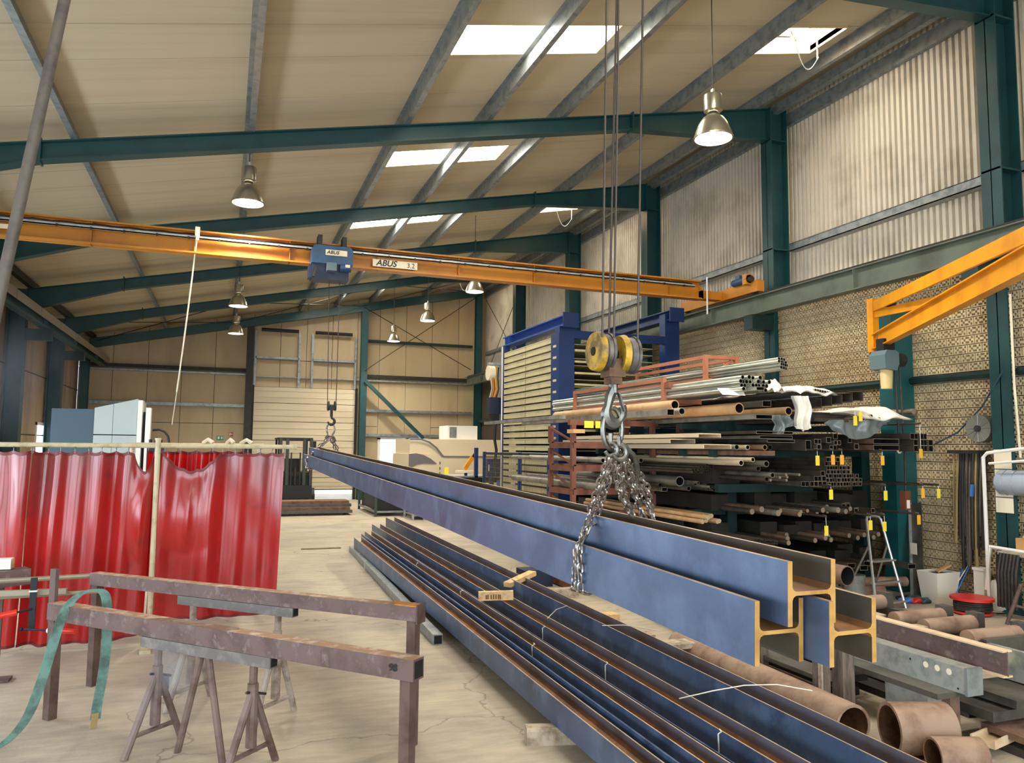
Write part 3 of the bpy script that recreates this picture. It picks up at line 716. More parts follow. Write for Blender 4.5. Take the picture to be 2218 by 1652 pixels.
ob('flat_bar', G().bx(1.32,2.0,13.96,14.06,0,.012), MT['rust_dark'], label='short rusty flat bar lying alone on the open floor', cat='flat bar', smooth=None)

# ================================================================== cranes
def bridge(y, label, near):
    t = thing('crane_bridge', (2.2, y, 4.4), label, 'crane')
    g = G(); x0, x1, z0, z1 = -3.7, 7.62, 4.40, 4.72
    g.bx(x0,x1,y-.095,y+.095,z0,z0+.022); g.bx(x0,x1,y-.095,y+.095,z1-.022,z1); g.bx(x0,x1,y-.006,y+.006,z0,z1)
    for i in range(9): g.bx(-3+1.25*i,-2.99+1.25*i,y-.08,y+.08,z0,z1)
    ob('girder', g, MT['orange'], t, smooth=None)
    g = G().prism([(-.09,-.16),(.09,-.16),(.09,.0),(-.09,.16)], (7.62,y,4.56), (7.66,y,4.56)); g.bx(7.62,8.2,y-.09,y+.09,4.41,4.55)
    ob('girder_end', g, MT['orange'], t, smooth=None)
    g = G()
    for x in (8.1,-3.6):
        dz = 0 if x > 0 else .16
        g = G(); g.bx(x-.07,x+.07,y-1.05,y+1.2,4.395+dz,4.58+dz)
        ob('end_carriage', g, MT['orange'], t, smooth=None)
        for q in (-.9,1.05): ob('wheel', G().tube((x-.04,y+q,4.43+dz),(x+.04,y+q,4.43+dz),.065,14), MT['dark'], t)
    if near: return t
    g = G(); g.bx(-3.6,7.45,y-.15,y-.11,4.585,4.60); g.bx(-3.6,7.45,y-.15,y-.145,4.585,4.625); g.bx(-3.6,7.45,y-.115,y-.11,4.585,4.625)
    ob('cable_track', g, MT['galv_light'], t, smooth=None)
    g = G(); g.path([(-3.6+.1*i, y-.13, 4.645+.006*math.sin(i*1.7)) for i in range(111)], .014, 5); ob('track_cable', g, MT['black'], t)
    c0 = None
    for i in range(28):
        p = (-3.3+.39*i, y-.155, 4.59)
        if c0 is None: c0 = ob('track_clip', G().bx(p[0]-.012,p[0]+.012,y-.165,y-.145,4.57,4.605), MT['black'], t, smooth=None)
        else: inst(c0, p, t)
    sp = ob('sign_plate', G().bx(1.93,2.60,y-.1,y-.096,4.445,4.555), MT['plate'], t, smooth=None)
    text('ABUS', .125, (2.13,y-.103,4.5), (PI/2,0,0), MT['ink'], sp, shear=.25, bold=.0025)
    text('3,2', .10, (2.50,y-.103,4.495), (PI/2,0,0), MT['ink'], sp)
    g = G(); g.tube((8.0,10.72,4.62),(8.0,10.40,4.62),.06,14); g.bx(7.95,8.05,10.5,10.62,4.66,4.72)
    ob('travel_motor', g, MT['hoist_blue'], t)
    g = G(); g.tube((8.0,10.40,4.62),(8.0,10.30,4.62),.075,8); g.bx(7.93,8.07,10.3,10.4,4.53,4.7); ob('gearbox', g, MT['orange'], t)
    ob('fan_cover', G().tube((8.0,10.30,4.61),(8.0,10.24,4.61),.05,12), MT['dark'], t)
    ob('white_rod', G().tube((7.69,11.05,4.13),(7.69,11.05,4.78),.014,6), MT['white'], t)
    g = G().bx(-3.25,-2.55,y-.1,y-.096,4.49,4.55); ob('name_plate', g, MT['plate'], t, smooth=None)
    return t
bridge(11.2, 'orange overhead crane bridge spanning the hall with a black lettered sign', False)
bridge(2.43, 'orange crane bridge overhead carrying the near hoist', True)
# rope hoist on the first bridge
def hoist(x, y, label, plate=True):
    t = thing('rope_hoist', (x,y,4.1), label, 'hoist')
    g = G(); w = .285; z0, z1 = 4.36, 4.62
    poly = [(-w,z0),(w,z0),(w,z1-.05),(w-.04,z1),(-w+.04,z1),(-w,z1-.05)]
    g.add([(x+a,y-.16,b) for a,b in poly]+[(x+a,y+.16,b) for a,b in poly], [(0,1,2,3,4,5),(11,10,9,8,7,6)]+[((i+1)%6,i,i+6,(i+1)%6+6) for i in range(6)])
    ob('drum_housing', g, MT['hoist_blue'], t, smooth=None)
    g = G(); g.bx(x-w+.01,x+w-.05,y-.13,y+.15,4.14,4.36); g.bx(x-w-.03,x-w+.03,y-.1,y+.1,4.16,4.33); ob('lower_frame', g, MT['blue_black'], t, smooth=None)
    ob('control_box', G().bx(x-.08,x+.05,y-.24,y-.13,4.25,4.36), MT['hoist_grey'], t, smooth=None)
    ob('motor', G().tube((x+.1,y-.17,4.31),(x+w-.03,y-.17,4.31),.055,12), MT['hoist_blue'], t)
    g = G(); g.beam((x-.22,y-.15,4.30),(x-.26,y-.15,4.16),.05,.03); ob('buffer', g, MT['dark'], t, smooth=None)
    if plate:
        sp = ob('name_plate', G().bx(x-.10,x+.20,y-.168,y-.162,4.48,4.56), MT['plate'], t, smooth=None)
        text('ABUS', .07, (x-.0,y-.172,4.52), (PI/2,0,0), MT['ink'], sp, shear=.25, bold=.0012)
        ob('label_plate', G().bx(x+.17,x+.235,y-.232,y-.226,4.31,4.35), MT['plate'], t, smooth=None)
    ob('trolley_hanger', G().bx(x-.2,x-.14,y-.1,y+.1,4.62,4.78), MT['dark'], t, smooth=None); ob('trolley_hanger', G().bx(x+.14,x+.2,y-.1,y+.1,4.62,4.78), MT['dark'], t, smooth=None)
    return t
hoist(1.32, 11.0, 'blue rope hoist hanging on the orange crane bridge, with a white name plate')
hoist(1.36, 2.30, 'blue rope hoist above the near hook block', False)
# far hook block, its ropes and hook
def ropes(name, tops, bots, r, label, group=None):
    t = thing(name, bots[0], label, 'rope', group)
    for a, b in zip(tops, bots): ob('rope', G().tube(a, b, r, 6), MT['steel_rope'], t)
    return t
ropes('hoist_ropes', [(1.30,11.0,4.16),(1.45,11.0,4.16)], [(1.335,11.05,2.44),(1.455,11.05,2.44)], .006, 'two thin steel ropes running down from the blue hoist')
def ringpts(c, a, b, ax1, ax2, n=16): return [V(c)+V(ax1)*a*math.cos(2*PI*i/n)+V(ax2)*b*math.sin(2*PI*i/n) for i in range(n)]
t = thing('hook_block', (1.395,11.05,2.36), 'small dark hook block on the far hoist ropes', 'hook')
ob('sheave', G().tube((1.335,11.05,2.37),(1.36,11.05,2.37),.07,14), MT['dark'], t); ob('sheave', G().tube((1.43,11.05,2.37),(1.455,11.05,2.37),.07,14), MT['dark'], t)
g = G().bx(1.34,1.45,11.02,11.08,2.31,2.38); g.tube((1.395,11.05,2.33),(1.395,11.05,2.22),.02,8); ob('crosshead', g, MT['dark'], t)
def hookpts(c, r, n=14, s=1):
    out = [V(c)+V((0,0,r*1.9))]
    for i in range(n): a = math.radians(80-255*i/(n-1)); out.append(V(c)+V((s*r*math.cos(a),0,r*math.sin(a))))
    return out
ob('hook', G().path(hookpts((1.395,11.05,2.15),.045), [.016]*4+[.02]*7+[.015]*2+[.012]*2, 8), MT['dark'], t)
# chain links: one mesh, copied along every strand
def link_mesh(L, w, r, name='link'):
    pts = []; hs = L/2-w/2
    for i in range(7): a = -PI/2+PI*i/6; pts.append((math.cos(a)*0+ (w/2-r)*math.sin(a), 0, hs+(w/2-r)*math.cos(a)))
    for i in range(7): a = PI/2+PI*i/6; pts.append(((w/2-r)*math.sin(a), 0, -hs+(w/2-r)*math.cos(a)))
    g = G().path(pts, r, 6, closed=True)
    me, o = g.mesh(name, MT['chain'], V((0,0,0))); return me
LK = link_mesh(.046, .030, .0042); LKF = link_mesh(.075, .05, .008)
def strand(parent, pts, me, pitch, phase=0.0, twist=0.0):
    """links set at the pitch along a polyline, each turned a quarter from the last"""
    pts = [V(p) for p in pts]; seg = []; tot = 0
    for i in range(len(pts)-1): l = (pts[i+1]-pts[i]).length; seg.append((tot, l)); tot += l
    n = int(tot/pitch)
    for k in range(n):
        s = (k+.5)*pitch
        for i, (a, l) in enumerate(seg):
            if s <= a+l or i == len(seg)-1:
                d = (pts[i+1]-pts[i]).normalized(); p = pts[i] + d*(s-a); break
        q = d.to_track_quat('Z','X'); rot = q.to_matrix().to_4x4() @ Matrix.Rotation(phase + twist*k + (PI/2 if k % 2 else 0), 4, 'Z')
        o = bpy.data.objects.new('link', me); link(o, p, parent); o.rotation_euler = rot.to_euler()
t = thing('chain_sling', (1.39,11.1,1.9), 'chain sling with an oval ring around the far end of the hanging beams', 'chain')
ob('ring', G().path(ringpts((1.39,11.05,2.04),.055,.085,(1,0,0),(0,0,1)), .012, 8, closed=True), MT['chain'], t)
ob('shortening_hook', G().path([(1.33,11.05,1.91),(1.36,11.04,1.95),(1.42,11.05,1.94),(1.45,11.06,1.89),(1.41,11.05,1.85)], .026, 7), MT['chain'], t)
zA = 1.345+.0257*9.5; xa = 1.255-.0158*9.5
for dx in (0,.03):
    strand(t, [(1.36+dx,11.1,1.91),(1.165+dx*.6,11.15,1.715),(xa-.012,11.16,1.62),(xa-.012,11.16,zA-.09),(xa+.06,11.16,zA-.10),(xa+.31,11.16,zA-.1)], LKF, .056, dx*20)
    strand(t, [(1.41+dx,11.1,1.91),(1.50+dx,11.15,1.70),(xa+.33,11.16,1.60),(xa+.325,11.16,zA-.09)], LKF, .056, .4)

# ---- near hook block with two yellow sheaves
hx, hy = 1.285, 2.43
tops = [(1.262,2.40,4.30),(1.315,2.40,4.30),(1.335,2.44,4.30),(1.42,2.40,4.30)]
ropes('hoist_ropes', tops, [(1.222,2.43-.05,2.19),(1.262,2.43-.06,2.19),(1.305,2.43+.06,2.19),(1.368,2.43-.04,2.19)], .0042, 'four dark steel ropes running up out of the picture from the yellow sheaves')
t = thing('hook_block', (hx,hy,2.1), 'heavy hook block with two worn yellow sheaves', 'hook')
def sheave(x0, x1, zc, oct_, m2):
    n = 22; g = G(); r = .073
    g.tube((x0,hy,zc),(x0+.022,hy,zc),r*.93,n, r2=r); sc_ = ob('sheave_cover', g, MT['sheave_yellow'], t, smooth=.9)
    g = G(); g.tube((x0+.022,hy,zc),(x0+.034,hy,zc),r,n,r2=r*.86); g.tube((x0+.034,hy,zc),(x1-.01,hy,zc),r*.86,n,r2=r*.9); g.tube((x1-.01,hy,zc),(x1,hy,zc),r*.95,n)
    ob('sheave_rim', g, MT['sheave_grey'], t, smooth=.9)
    ob('axle', G().tube((x0-.004,hy,zc),(x0+.001,hy,zc),.016,10), MT['block_dark'], sc_)
sheave(1.213,1.272,2.145,1,0); sheave(1.307,1.372,2.138,1,0)
g = G(); g.bx(1.258,1.322,hy-.035,hy+.035,2.055,2.12); g.bx(1.268,1.312,hy-.028,hy+.028,2.03,2.06); ob('crosshead', g, MT['block_rust'], t, smooth=None)
g = G(); g.tube((1.29,hy,2.04),(1.29,hy,2.0),.017,10); ob('shank', g, MT['hook_steel'], t)
c = V((1.297,hy,1.925)); pts = [(1.29,hy,2.012),(1.276,hy-.002,1.985)]
rad = [.016,.016]
for i in range(15):
    a = math.radians(150+250*i/14); pts.append((c.x+.034*math.cos(a), hy-.006*math.sin(a), c.z+.038*math.sin(a)+.006)); rad.append(.012+.009*math.sin(PI*min(1,i/9)))
ob('hook', G().path(pts, rad, 8, flat=1.3), MT['hook_steel'], t)
ob('safety_latch', G().beam((1.304,hy-.015,2.0),(1.327,hy-.012,1.935),.014,.006), MT['hook_steel'], t, smooth=None)
t = thing('chain_sling', (1.29,2.45,1.85), 'heavy chain sling with master ring around the near end of the hanging beams', 'chain')
ring = [V((1.287,2.43,1.873))+V((1,.1,0))*.040*math.cos(2*PI*i/22)+V((0,0,1))*.074*math.sin(2*PI*i/22) for i in range(22)]
ob('master_ring', G().path(ring, .0095, 8, closed=True), MT['hook_steel'], t)
# shortening clutches and open hooks at the ring
def hk(c, r, s, name, rr=.0085):
    c = V(c); p = [c+V((0,0,.055)), c+V((0,0,.03))]
    for i in range(11): a = math.radians(90-250*i/10); p.append(c+V((s*r*math.cos(a),-.004*i/10,r*math.sin(a))))
    ob(name, G().path(p, [rr]*4+[rr*1.25]*6+[rr*.8]*3, 8), MT['hook_steel'], t)
hk((1.265,2.40,1.80),.024,1,'grab_hook'); hk((1.29,2.385,1.79),.026,1,'grab_hook')
for i in range(3):
    q = [(1.312+.008*i,2.42-.012*i,1.822-.012*i),(1.335+.008*i,2.42-.012*i,1.812-.014*i),(1.36+.006*i,2.43-.012*i,1.775-.012*i),(1.375+.005*i,2.44-.01*i,1.735-.01*i)]
    ob('coupling', G().path(q, .0085, 7), MT['hook_steel'], t)
zT, zB = 1.445+.0257*1.02, 1.345+.0257*1.02
yc = 2.60; sx = -.0158*1.0
xt, xaa = 1.325+sx, 1.255+sx
for i in range(3):
    o = (i-1)*.026; yy = yc+(i-1)*.004
    strand(t, [(1.272+o*.6,2.40,1.775),(xt-.012+o*.8,yy,zT+.085),(xaa-.008+o*.35,yy-.01+o,zB+.07),(xaa-.008,yy+o,zB-.085),(xaa+.03,yy+o,zB-.092),(xaa+.31,yy+o,zB-.092)], LK, .0345, i*.5, .05)
for i in range(7):
    o = (i-3)*.014; yy = yc+((i*2)%5-2)*.014
    strand(t, [(1.335+o*.7,2.42+.01*(i%2),1.80-.008*i),(1.405+o*1.5,2.5+.012*(i%3),1.66),(1.49+o*1.3,yy,zT+.092),(1.580+sx+o*.15,yy,zB+.06),(1.580+sx,yy,zB-.08)], LK, .0345, i*.6, .08)

# ---- ropes and lamps
g = G(); pts = [(-.46+(-.294)*u, 11.04+1.5*u, 4.66-2.56*u-.12*math.sin(PI*u)) for u in [i/14 for i in range(15)]]
t = thing('pendant_rope', (-.46,11.04,4.66), 'white control cable slanting down from the crane bridge', 'cable')
ob('cable', G().path(pts[:-3], .011, 6), MT['rope_white'], t); ob('thin_end', G().path(pts[-4:], .006, 5), MT['rope_white'], t)
g = G(); g.bx(-.49,-.43,11.0,11.05,4.62,4.74); g.tube((-.46,11.02,4.56),(-.46,11.02,4.64),.022,8); ob('cable_clamp', g, MT['rope_white'], t)
t = thing('tie_rod', (-1.0,4.0,2.5), 'thick grey round tie rod slanting across the upper left corner', 'rod')
a, b = V((-.797,4.0,3.898)), V((-.964,4.0,2.568)); d = (b-a).normalized()
ob('rod', G().tube(a-d*.75, b+d*.9, .026, 12), MT['rod_grey'], t)
def lamp():
    x, y, z = .16, 10.6, 5.02
    t = thing('high_bay_lamp', (x,y,z), '', 'lamp', 'high bay lamps under the roof')
    rf = ob('reflector', G().lathe((x,y,z), [(.212,0),(.205,.03),(.19,.08),(.16,.16),(.115,.225),(.075,.255),(.06,.262)], 24, caps=False), MT['lamp_metal'], t, smooth=1.2)
    ob('rim', G().lathe((x,y,z), [(.2,-.004),(.214,-.004),(.214,.01),(.2,.01),(.2,-.004)], 24, caps=False), MT['lamp_metal'], rf)
    g = G(); g.tube((x,y,z+.012),(x,y,z+.016),.195,24); ob('glowing_glass', g, MT['lamp_glow'], rf)
    ob('neck', G().tube((x,y,z+.255),(x,y,z+.30),.055,14), MT['dark'], t)
    ob('ballast_housing', G().lathe((x,y,z+.29), [(.07,0),(.1,.02),(.1,.19),(.095,.2),(.03,.205)], 20), MT['lamp_metal'], t, smooth=.7)
    ob('bracket', G().bx(x-.012,x+.012,y-.02,y+.02,z+.49,z+.56), MT['galv_light'], t, smooth=None)
    return t
L0 = lamp(); L0['label'] = 'bell-shaped high bay lamp hanging left of centre below the second rafter'
spots = [(4.88,6.86,5.20,'largest bell-shaped high bay lamp, hanging at upper right before the ribbed wall'),
         (.16,18.3,4.95,'bell-shaped high bay lamp over the far left, just below the crane bridge'),
         (.16,22.3,4.87,'small bell-shaped lamp directly under another at far left'),
         (5.1,20.4,5.27,'bell-shaped lamp hanging before the back wall, right of the two small ones'),
         (5.0,24.5,5.22,'smallest bell-shaped lamp, hanging nearest the back wall'),
         (5.18,16.4,5.33,'high bay lamp half hidden behind the crane bridge, only its bright glass showing')]
lamps = [(L0,.16,10.6,5.02)]
for x,y,z,lab in spots: lamps.append((dup(L0,(x,y,z),lab), x,y,z))
for t, x, y, z in lamps:
    top = zr(x)-(.205 if x < 1 else .02)
    o = ob('suspension_cable', G().tube((x,y,z+.55),(x,y,top),.006,5), MT['dark'], t)
    l = bpy.data.lights.new('lamp_bulb', 'SPOT'); l.energy = 340; l.color = (1.0,.93,.80); l.spot_size = math.radians(150); l.spot_blend = .6; l.shadow_soft_size = .16
    lo = bpy.data.objects.new('lamp_bulb', l); COL.objects.link(lo); lo.location = (x,y,z-.03)

# ================================================================== curtains
def soot(m):
    """soot and grime caught on the upper part of the curtains, with ragged lower edge"""
    nt = m.node_tree; N = nt.nodes; L = nt.links; b = N['Principled BSDF']; src = b.inputs['Base Color'].links[0].from_socket
    geo = N.new('ShaderNodeNewGeometry'); sp = N.new('ShaderNodeSeparateXYZ'); L.new(geo.outputs['Position'], sp.inputs[0])
    nz = N.new('ShaderNodeTexNoise'); nz.inputs['Scale'].default_value = 3.2; nz.inputs['Detail'].default_value = 6
    mp = N.new('ShaderNodeMapping'); mp.inputs['Scale'].default_value = (2.2, 1, .35); L.new(geo.outputs['Position'], mp.inputs[0]); L.new(mp.outputs[0], nz.inputs['Vector'])
    ma = N.new('ShaderNodeMath'); ma.operation = 'MULTIPLY_ADD'; ma.inputs[1].default_value = 1.1; L.new(nz.outputs['Fac'], ma.inputs[0]); L.new(sp.outputs['Z'], ma.inputs[2])
    mr = N.new('ShaderNodeMapRange'); mr.inputs['From Min'].default_value = 1.75; mr.inputs['From Max'].default_value = 2.5; mr.inputs['To Max'].default_value = .8; L.new(ma.outputs[0], mr.inputs['Value'])
    mx = N.new('ShaderNodeMix'); mx.data_type = 'RGBA'; L.new(mr.outputs[0], mx.inputs['Factor']); L.new(src, mx.inputs[6]); mx.inputs[7].default_value = lin((96,52,46)) + (1,)
    # scattered scuffs low down
    n2 = N.new('ShaderNodeTexNoise'); n2.inputs['Scale'].default_value = 7; n2.inputs['Detail'].default_value = 8; L.new(geo.outputs['Position'], n2.inputs['Vector'])
    m2 = N.new('ShaderNodeMapRange'); m2.inputs['From Min'].default_value = .62; m2.inputs['From Max'].default_value = .8; m2.inputs['To Max'].default_value = .6; L.new(n2.outputs['Fac'], m2.inputs['Value'])
    m3 = N.new('ShaderNodeMix'); m3.data_type = 'RGBA'; L.new(m2.outputs[0], m3.inputs['Factor']); L.new(mx.outputs[2], m3.inputs[6]); m3.inputs[7].default_value = lin((84,20,20)) + (1,)
    L.new(m3.outputs[2], b.inputs['Base Color'])
    b.inputs['Subsurface Weight'].default_value = 0.0
soot(MT['curtain'])
CY = 7.80
def curtain(name, x0, x1, z0, z1, label, folds, swag=None, y=CY, m='curtain', hooks=8, ends=None, seed=1, bottom=None):
    rnd = random.Random(seed); t = thing(name, ((x0+x1)/2, y, z0), label, 'curtain')
    ph = [(rnd.uniform(.8,1.2), rnd.uniform(0,6.28)) for _ in range(4)]
    def top(u):
        z = z1 - .018*abs(math.sin(PI*hooks*u))
        if swag:
            a, b, dep = swag
            if a < u < b: z -= dep*math.sin(PI*(u-a)/(b-a))**.8
        return z
    def fn(u, v):                     # v 0 bottom, 1 top
        lean = (1-v)*(-.035)
        amp = .045*(1-.35*v)
        yy = sum(amp*w*math.sin(2*PI*folds*f*u + p + .5*(1-v)) for (w, p), f in zip(ph, (1,.55,1.55)))*.62
        yy += .010*math.sin(7*v+6*u) + .004*math.sin(17*u+11*v)*math.sin(5*v)
        if swag:
            a, b, dep = swag; c = (a+b)/2; q = max(0, 1-abs(u-c)/((b-a)*.62)); yy -= .07*q*math.sin(PI*min(1, max(0,(v-.45)/.5)))
        zb = z0 + (bottom(u) if bottom else 0)
        return (x0+(x1-x0)*u+lean, y+yy, zb+(top(u)-zb)*v)
    nu = int((x1-x0)*110); g = G(); g.grid(fn, nu, 46)
    sh_ = ob('sheet', g, MT[m], t, smooth=1.5)
    g = G(); pts = [V(fn(i/nu, 1))+V((0,-.004,-.012)) for i in range(nu+1)]; g.ribbon(pts, (0,0,.014), .003); ob('top_hem', g, MT['hem'], sh_, smooth=1.5)
    pts = [V(fn(i/nu, 0))+V((0,-.003,.012)) for i in range(nu+1)]; g = G().ribbon(pts, (0,0,.012), .003); ob('bottom_hem', g, MT['hem'], sh_, smooth=1.5)
    h0 = None
    for i in range(hooks+1):
        u = i/hooks
        if swag and swag[0]+.02 < u < swag[1]-.02: continue
        p = V(fn(min(max(u,.004),.996), 1)); g = G().path([(p.x,p.y-.004,p.z-.02),(p.x,p.y+.0,p.z+.02),(p.x+.004,CY-.022,1.772) if y == CY else (p.x,p.y,p.z+.05)], .004, 5); ob('hook', g, MT['galv'], t)
    return t
curtain('welding_curtain', -1.86, -1.585, .06, 1.735, 'red welding curtain cut off by the left edge of the picture', 1.0, hooks=2, seed=4)
curtain('welding_curtain', -1.575, -.60, .055, 1.735, 'wide dirty red welding curtain left of the curtain pole', 3.4, swag=(.83,1.0,.17), hooks=9, seed=2, bottom=lambda u: .10*max(0,u-.62))
curtain('welding_curtain', -.575, .545, .20, 1.735, 'dirty red welding curtain with a deep sagging fold right of the pole', 3.3, swag=(.05,.47,.165), hooks=10, seed=9)
curtain('welding_curtain', -.75, .2, .3, 1.74, 'bright red curtain behind, showing through the sagging gap', 5.5, y=8.9, m='curtain_deep', hooks=6, seed=5)
t = thing('curtain_frame', (-.6,CY,0), 'cream painted tube frame carrying the red welding curtains', 'frame')
ob('top_rail', G().tube((-2.1,CY,1.787),(.60,CY,1.790),.022,10), MT['pole'], t)
ob('post', G().tube((-.575,CY-.03,.0),(-.575,CY-.03,1.84),.024,10), MT['pole'], t); ob('post_cap', G().tube((-.575,CY-.03,1.84),(-.575,CY-.03,1.86),.028,10), MT['pole'], t)
ob('foot', G().bx(-.62,-.53,CY-.35,CY+.35,0,.03), MT['pole'], t, smooth=None)
ob('rail_end', G().tube((.60,CY,1.790),(.66,CY,1.790),.027,10), MT['pole'], t)
t = thing('curtain_frame', (-.3,8.9,0), 'rail of the second curtain behind the first', 'frame')
ob('top_rail', G().tube((-.95,8.9,1.80),(.40,8.9,1.80),.02,8), MT['pole'], t); ob('post', G().tube((-.9,8.9,0),(-.9,8.9,1.8),.02,8), MT['pole'], t); ob('post', G().tube((.36,8.9,0),(.36,8.9,1.8),.02,8), MT['pole'], t)
for i,(x,w) in enumerate(((-.22,.10),(.02,.07),(.16,.12))):
    ob('rag', G().path([(x,8.93,1.82),(x+w/2,8.9,1.86),(x+w,8.87,1.825)], .022, 6), MT['plate'], label=['pale rag lying on the curtain rail beside the pole', 'small pale rag on the middle of the curtain rail', 'pale rag at the right end of the curtain rail'][i], cat='rag')

# ================================================================== rusty stands and trestles
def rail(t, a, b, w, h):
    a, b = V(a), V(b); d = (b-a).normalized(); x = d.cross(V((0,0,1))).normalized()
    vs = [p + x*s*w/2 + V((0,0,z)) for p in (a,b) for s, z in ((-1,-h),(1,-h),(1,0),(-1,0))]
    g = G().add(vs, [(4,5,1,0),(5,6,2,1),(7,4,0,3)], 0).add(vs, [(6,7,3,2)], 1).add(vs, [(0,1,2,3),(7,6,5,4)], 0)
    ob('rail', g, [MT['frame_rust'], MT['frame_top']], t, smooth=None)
    e = V((0,0,1))
    q = [b + d*.002 + x*s*w*.4 + V((0,0,z)) for s, z in ((-1,-h*.9),(1,-h*.9),(1,-h*.1),(-1,-h*.1))]
    ob('bore', G().add(q, [(0,1,2,3)]), MT['block_dark'], t, smooth=None)
# near stand
t = thing('steel_stand', (-.1,5.0,0), 'rusty stand in front, a thick level box rail on two legs', 'stand')
A, B = V((-1.02,5.94,.75)), V((.95,3.845,.75)); rail(t, A, B, .095, .105)
d = (B-A).normalized()
for p, h0, h1, nm in ((A+d*.02, 0, .645, 'leg'), (B-d*.06, 0, .645, 'leg')): ob(nm, G().prism([(-.03,-.03),(.03,-.03),(.03,.03),(-.03,.03)], (p.x,p.y,h0), (p.x,p.y,h1), up=d), MT['rust_leg'], t, smooth=None)
p = A+d*.01+V((-.03,.09,0)); ob('upright', G().prism([(-.012,-.03),(.012,-.03),(.012,.03),(-.012,.03)], (p.x,p.y,.6), (p.x,p.y,.955), up=d), MT['rust_leg'], t, smooth=None)
text('98', .05, (B.x-.085-.036,B.y+.088-.036,.70), (PI/2,0,-math.atan2(2.095,1.97)), MT['ink'], t, name='paint_mark', bold=.001, shear=.1)
# far stand
t = thing('steel_stand', (.1,5.7,0), 'rusty stand behind, its rail orange at the right end', 'stand')
A, B = V((-.887,6.652,.83)), V((1.165,4.69,.83)); rail(t, A, B, .085, .088); d = (B-A).normalized(); x = d.cross(V((0,0,1))).normalized()
for p in (A+d*.04, B-d*.05): ob('leg', G().prism([(-.03,-.03),(.03,-.03),(.03,.03),(-.03,.03)], (p.x,p.y,0), (p.x,p.y,.742), up=d), MT['rust_leg'], t, smooth=None)
q = [B-d*.005+x*.046, B-d*.16+x*.046, B-d*.22-x*.046, B-d*.03-x*.046]
ob('rust_plate', G().add([p+V((0,0,.001)) for p in q]+[p+V((0,0,.006)) for p in q], [(0,1,2,3),(7,6,5,4),(4,5,1,0),(5,6,2,1),(6,7,3,2),(7,4,0,3)]), MT['rust_orange'], t, smooth=None)
ob('end_plate', G().beam(B-x*.05+V((0,0,-.045)), B+x*.05+V((0,0,-.045)), .01, .115), MT['rust_leg'], t, smooth=None)
ob('paint_mark', G().beam(B-d*.10-x*.0435+V((0,0,-.07)), B-d*.02-x*.0435+V((0,0,-.07)), .002, .05), MT['white'], t, smooth=None)
# trestles
def trestle(name, a, b, zt_, label, m, mbar):
    a, b = V(a), V(b); d = (b-a).normalized(); x = V((d.y,-d.x,0)).normalized()
    t = thing(name, ((a.x+b.x)/2,(a.y+b.y)/2,0), label, 'trestle')
    ob('top_bar', G().prism([(-.03,-.06),(.03,-.06),(.03,0),(-.03,0)], a+V((0,0,zt_)), b+V((0,0,zt_))), MT[mbar], t, smooth=None)
    ob('bar_end', G().beam(b+d*.001+V((0,0,zt_-.03)), b+d*.003+V((0,0,zt_-.03)), .045, .045), MT['block_dark'], t, smooth=None)
    for f in (.12, .86):
        c = a.lerp(b, f)
        ob('neck', G().tube(c+V((0,0,zt_-.06)), c+V((0,0,zt_-.22)), .022, 8), MT[m], t)
        gt = ob('guide_tube', G().tube(c+V((0,0,zt_-.16)), c+V((0,0,.14)), .03, 10), MT[m], t)
        for s in (-1, 1):
            ob('leg', G().tube(c+V((0,0,zt_-.19)), c+x*s*.20+V((0,0,.0)), .021, 8), MT[m], t)
        ob('foot_bar', G().tube(c-x*.165+V((0,0,.115)), c+x*.165+V((0,0,.115)), .014, 7), MT[m], t)
        ob('pin', G().path([c-x*.10+V((0,0,zt_-.245)), c+V((0,0,zt_-.21)), c+x*.05+V((0,0,zt_-.20))], .008, 6), MT['dark'], t)
        h0 = None
        for i in range(5):
            p = c-d*0+x*(-.0305)+V((0,0,zt_-.26-.065*i))
            ob('pin_hole', G().tube(p+x*.002, p-x*.0005,   .006, 6), MT['block_dark'], gt)
    return t
trestle('trestle', (-.41,5.255,0), (.30,4.515,0), .643, 'bare steel trestle under the rail of the front stand', 'trestle_rust', 'trestle_bar')
trestle('trestle', (-.25,6.03,0), (.48,5.335,0), .738, 'trestle spattered with pale paint under the rail of the rear stand', 'trestle_paint', 'trestle_bar')
tr = [o for o in bpy.data.objects if o.name == 'trestle'][0]
for a, b in (((-.08,4.92,.58),(-.19,5.06,.0)), ((-.04,4.88,.58),(.06,4.78,.0))): ob('leg', G().tube(a, b, .02, 8), MT['trestle_rust'], tr)
# ---- clamped bars and odd pieces on the left
ob('steel_bar', G().tube((-1.62,6.60,.80),(-.90,6.69,.80),.018,10), MT['bar_grey'], label='upper round steel bar clamped at the left edge', cat='bar')
ob('steel_bar', G().prism([(-.02,-.018),(.02,-.018),(.02,.018),(-.02,.018)], (-1.6,6.40,.75),(-1.016,6.342,.752)), MT['bar_grey'], label='square steel bar clamped below the round bar at the left edge', cat='bar', smooth=None)
ob('steel_tube', G().tube((-1.62,6.50,.70),(-.78,6.32,.742),.014,8,inner=.7,mcap=1), [MT['bar_grey'],MT['block_dark']], label='thin tube with an open dark end behind the green strap', cat='tube')
ob('steel_beam', G().prism([(-.07,-.06),(.07,-.06),(.07,.06),(-.07,.06)], (-1.9,6.75,.765),(-1.40,7.02,.775)), MT['frame_rust'], label='short thick dark bar end at the left edge with a white box on it', cat='bar', smooth=None)
t = ob('white_box', G().bx(-1.60,-1.50,6.93,7.03,.838,.915), MT['white'], label='small white box standing on the dark bar at the left edge', cat='box', smooth=None)
ob('box_side', G().bx(-1.497,-1.495,6.94,7.02,.84,.91), MT['wood'], t, smooth=None)
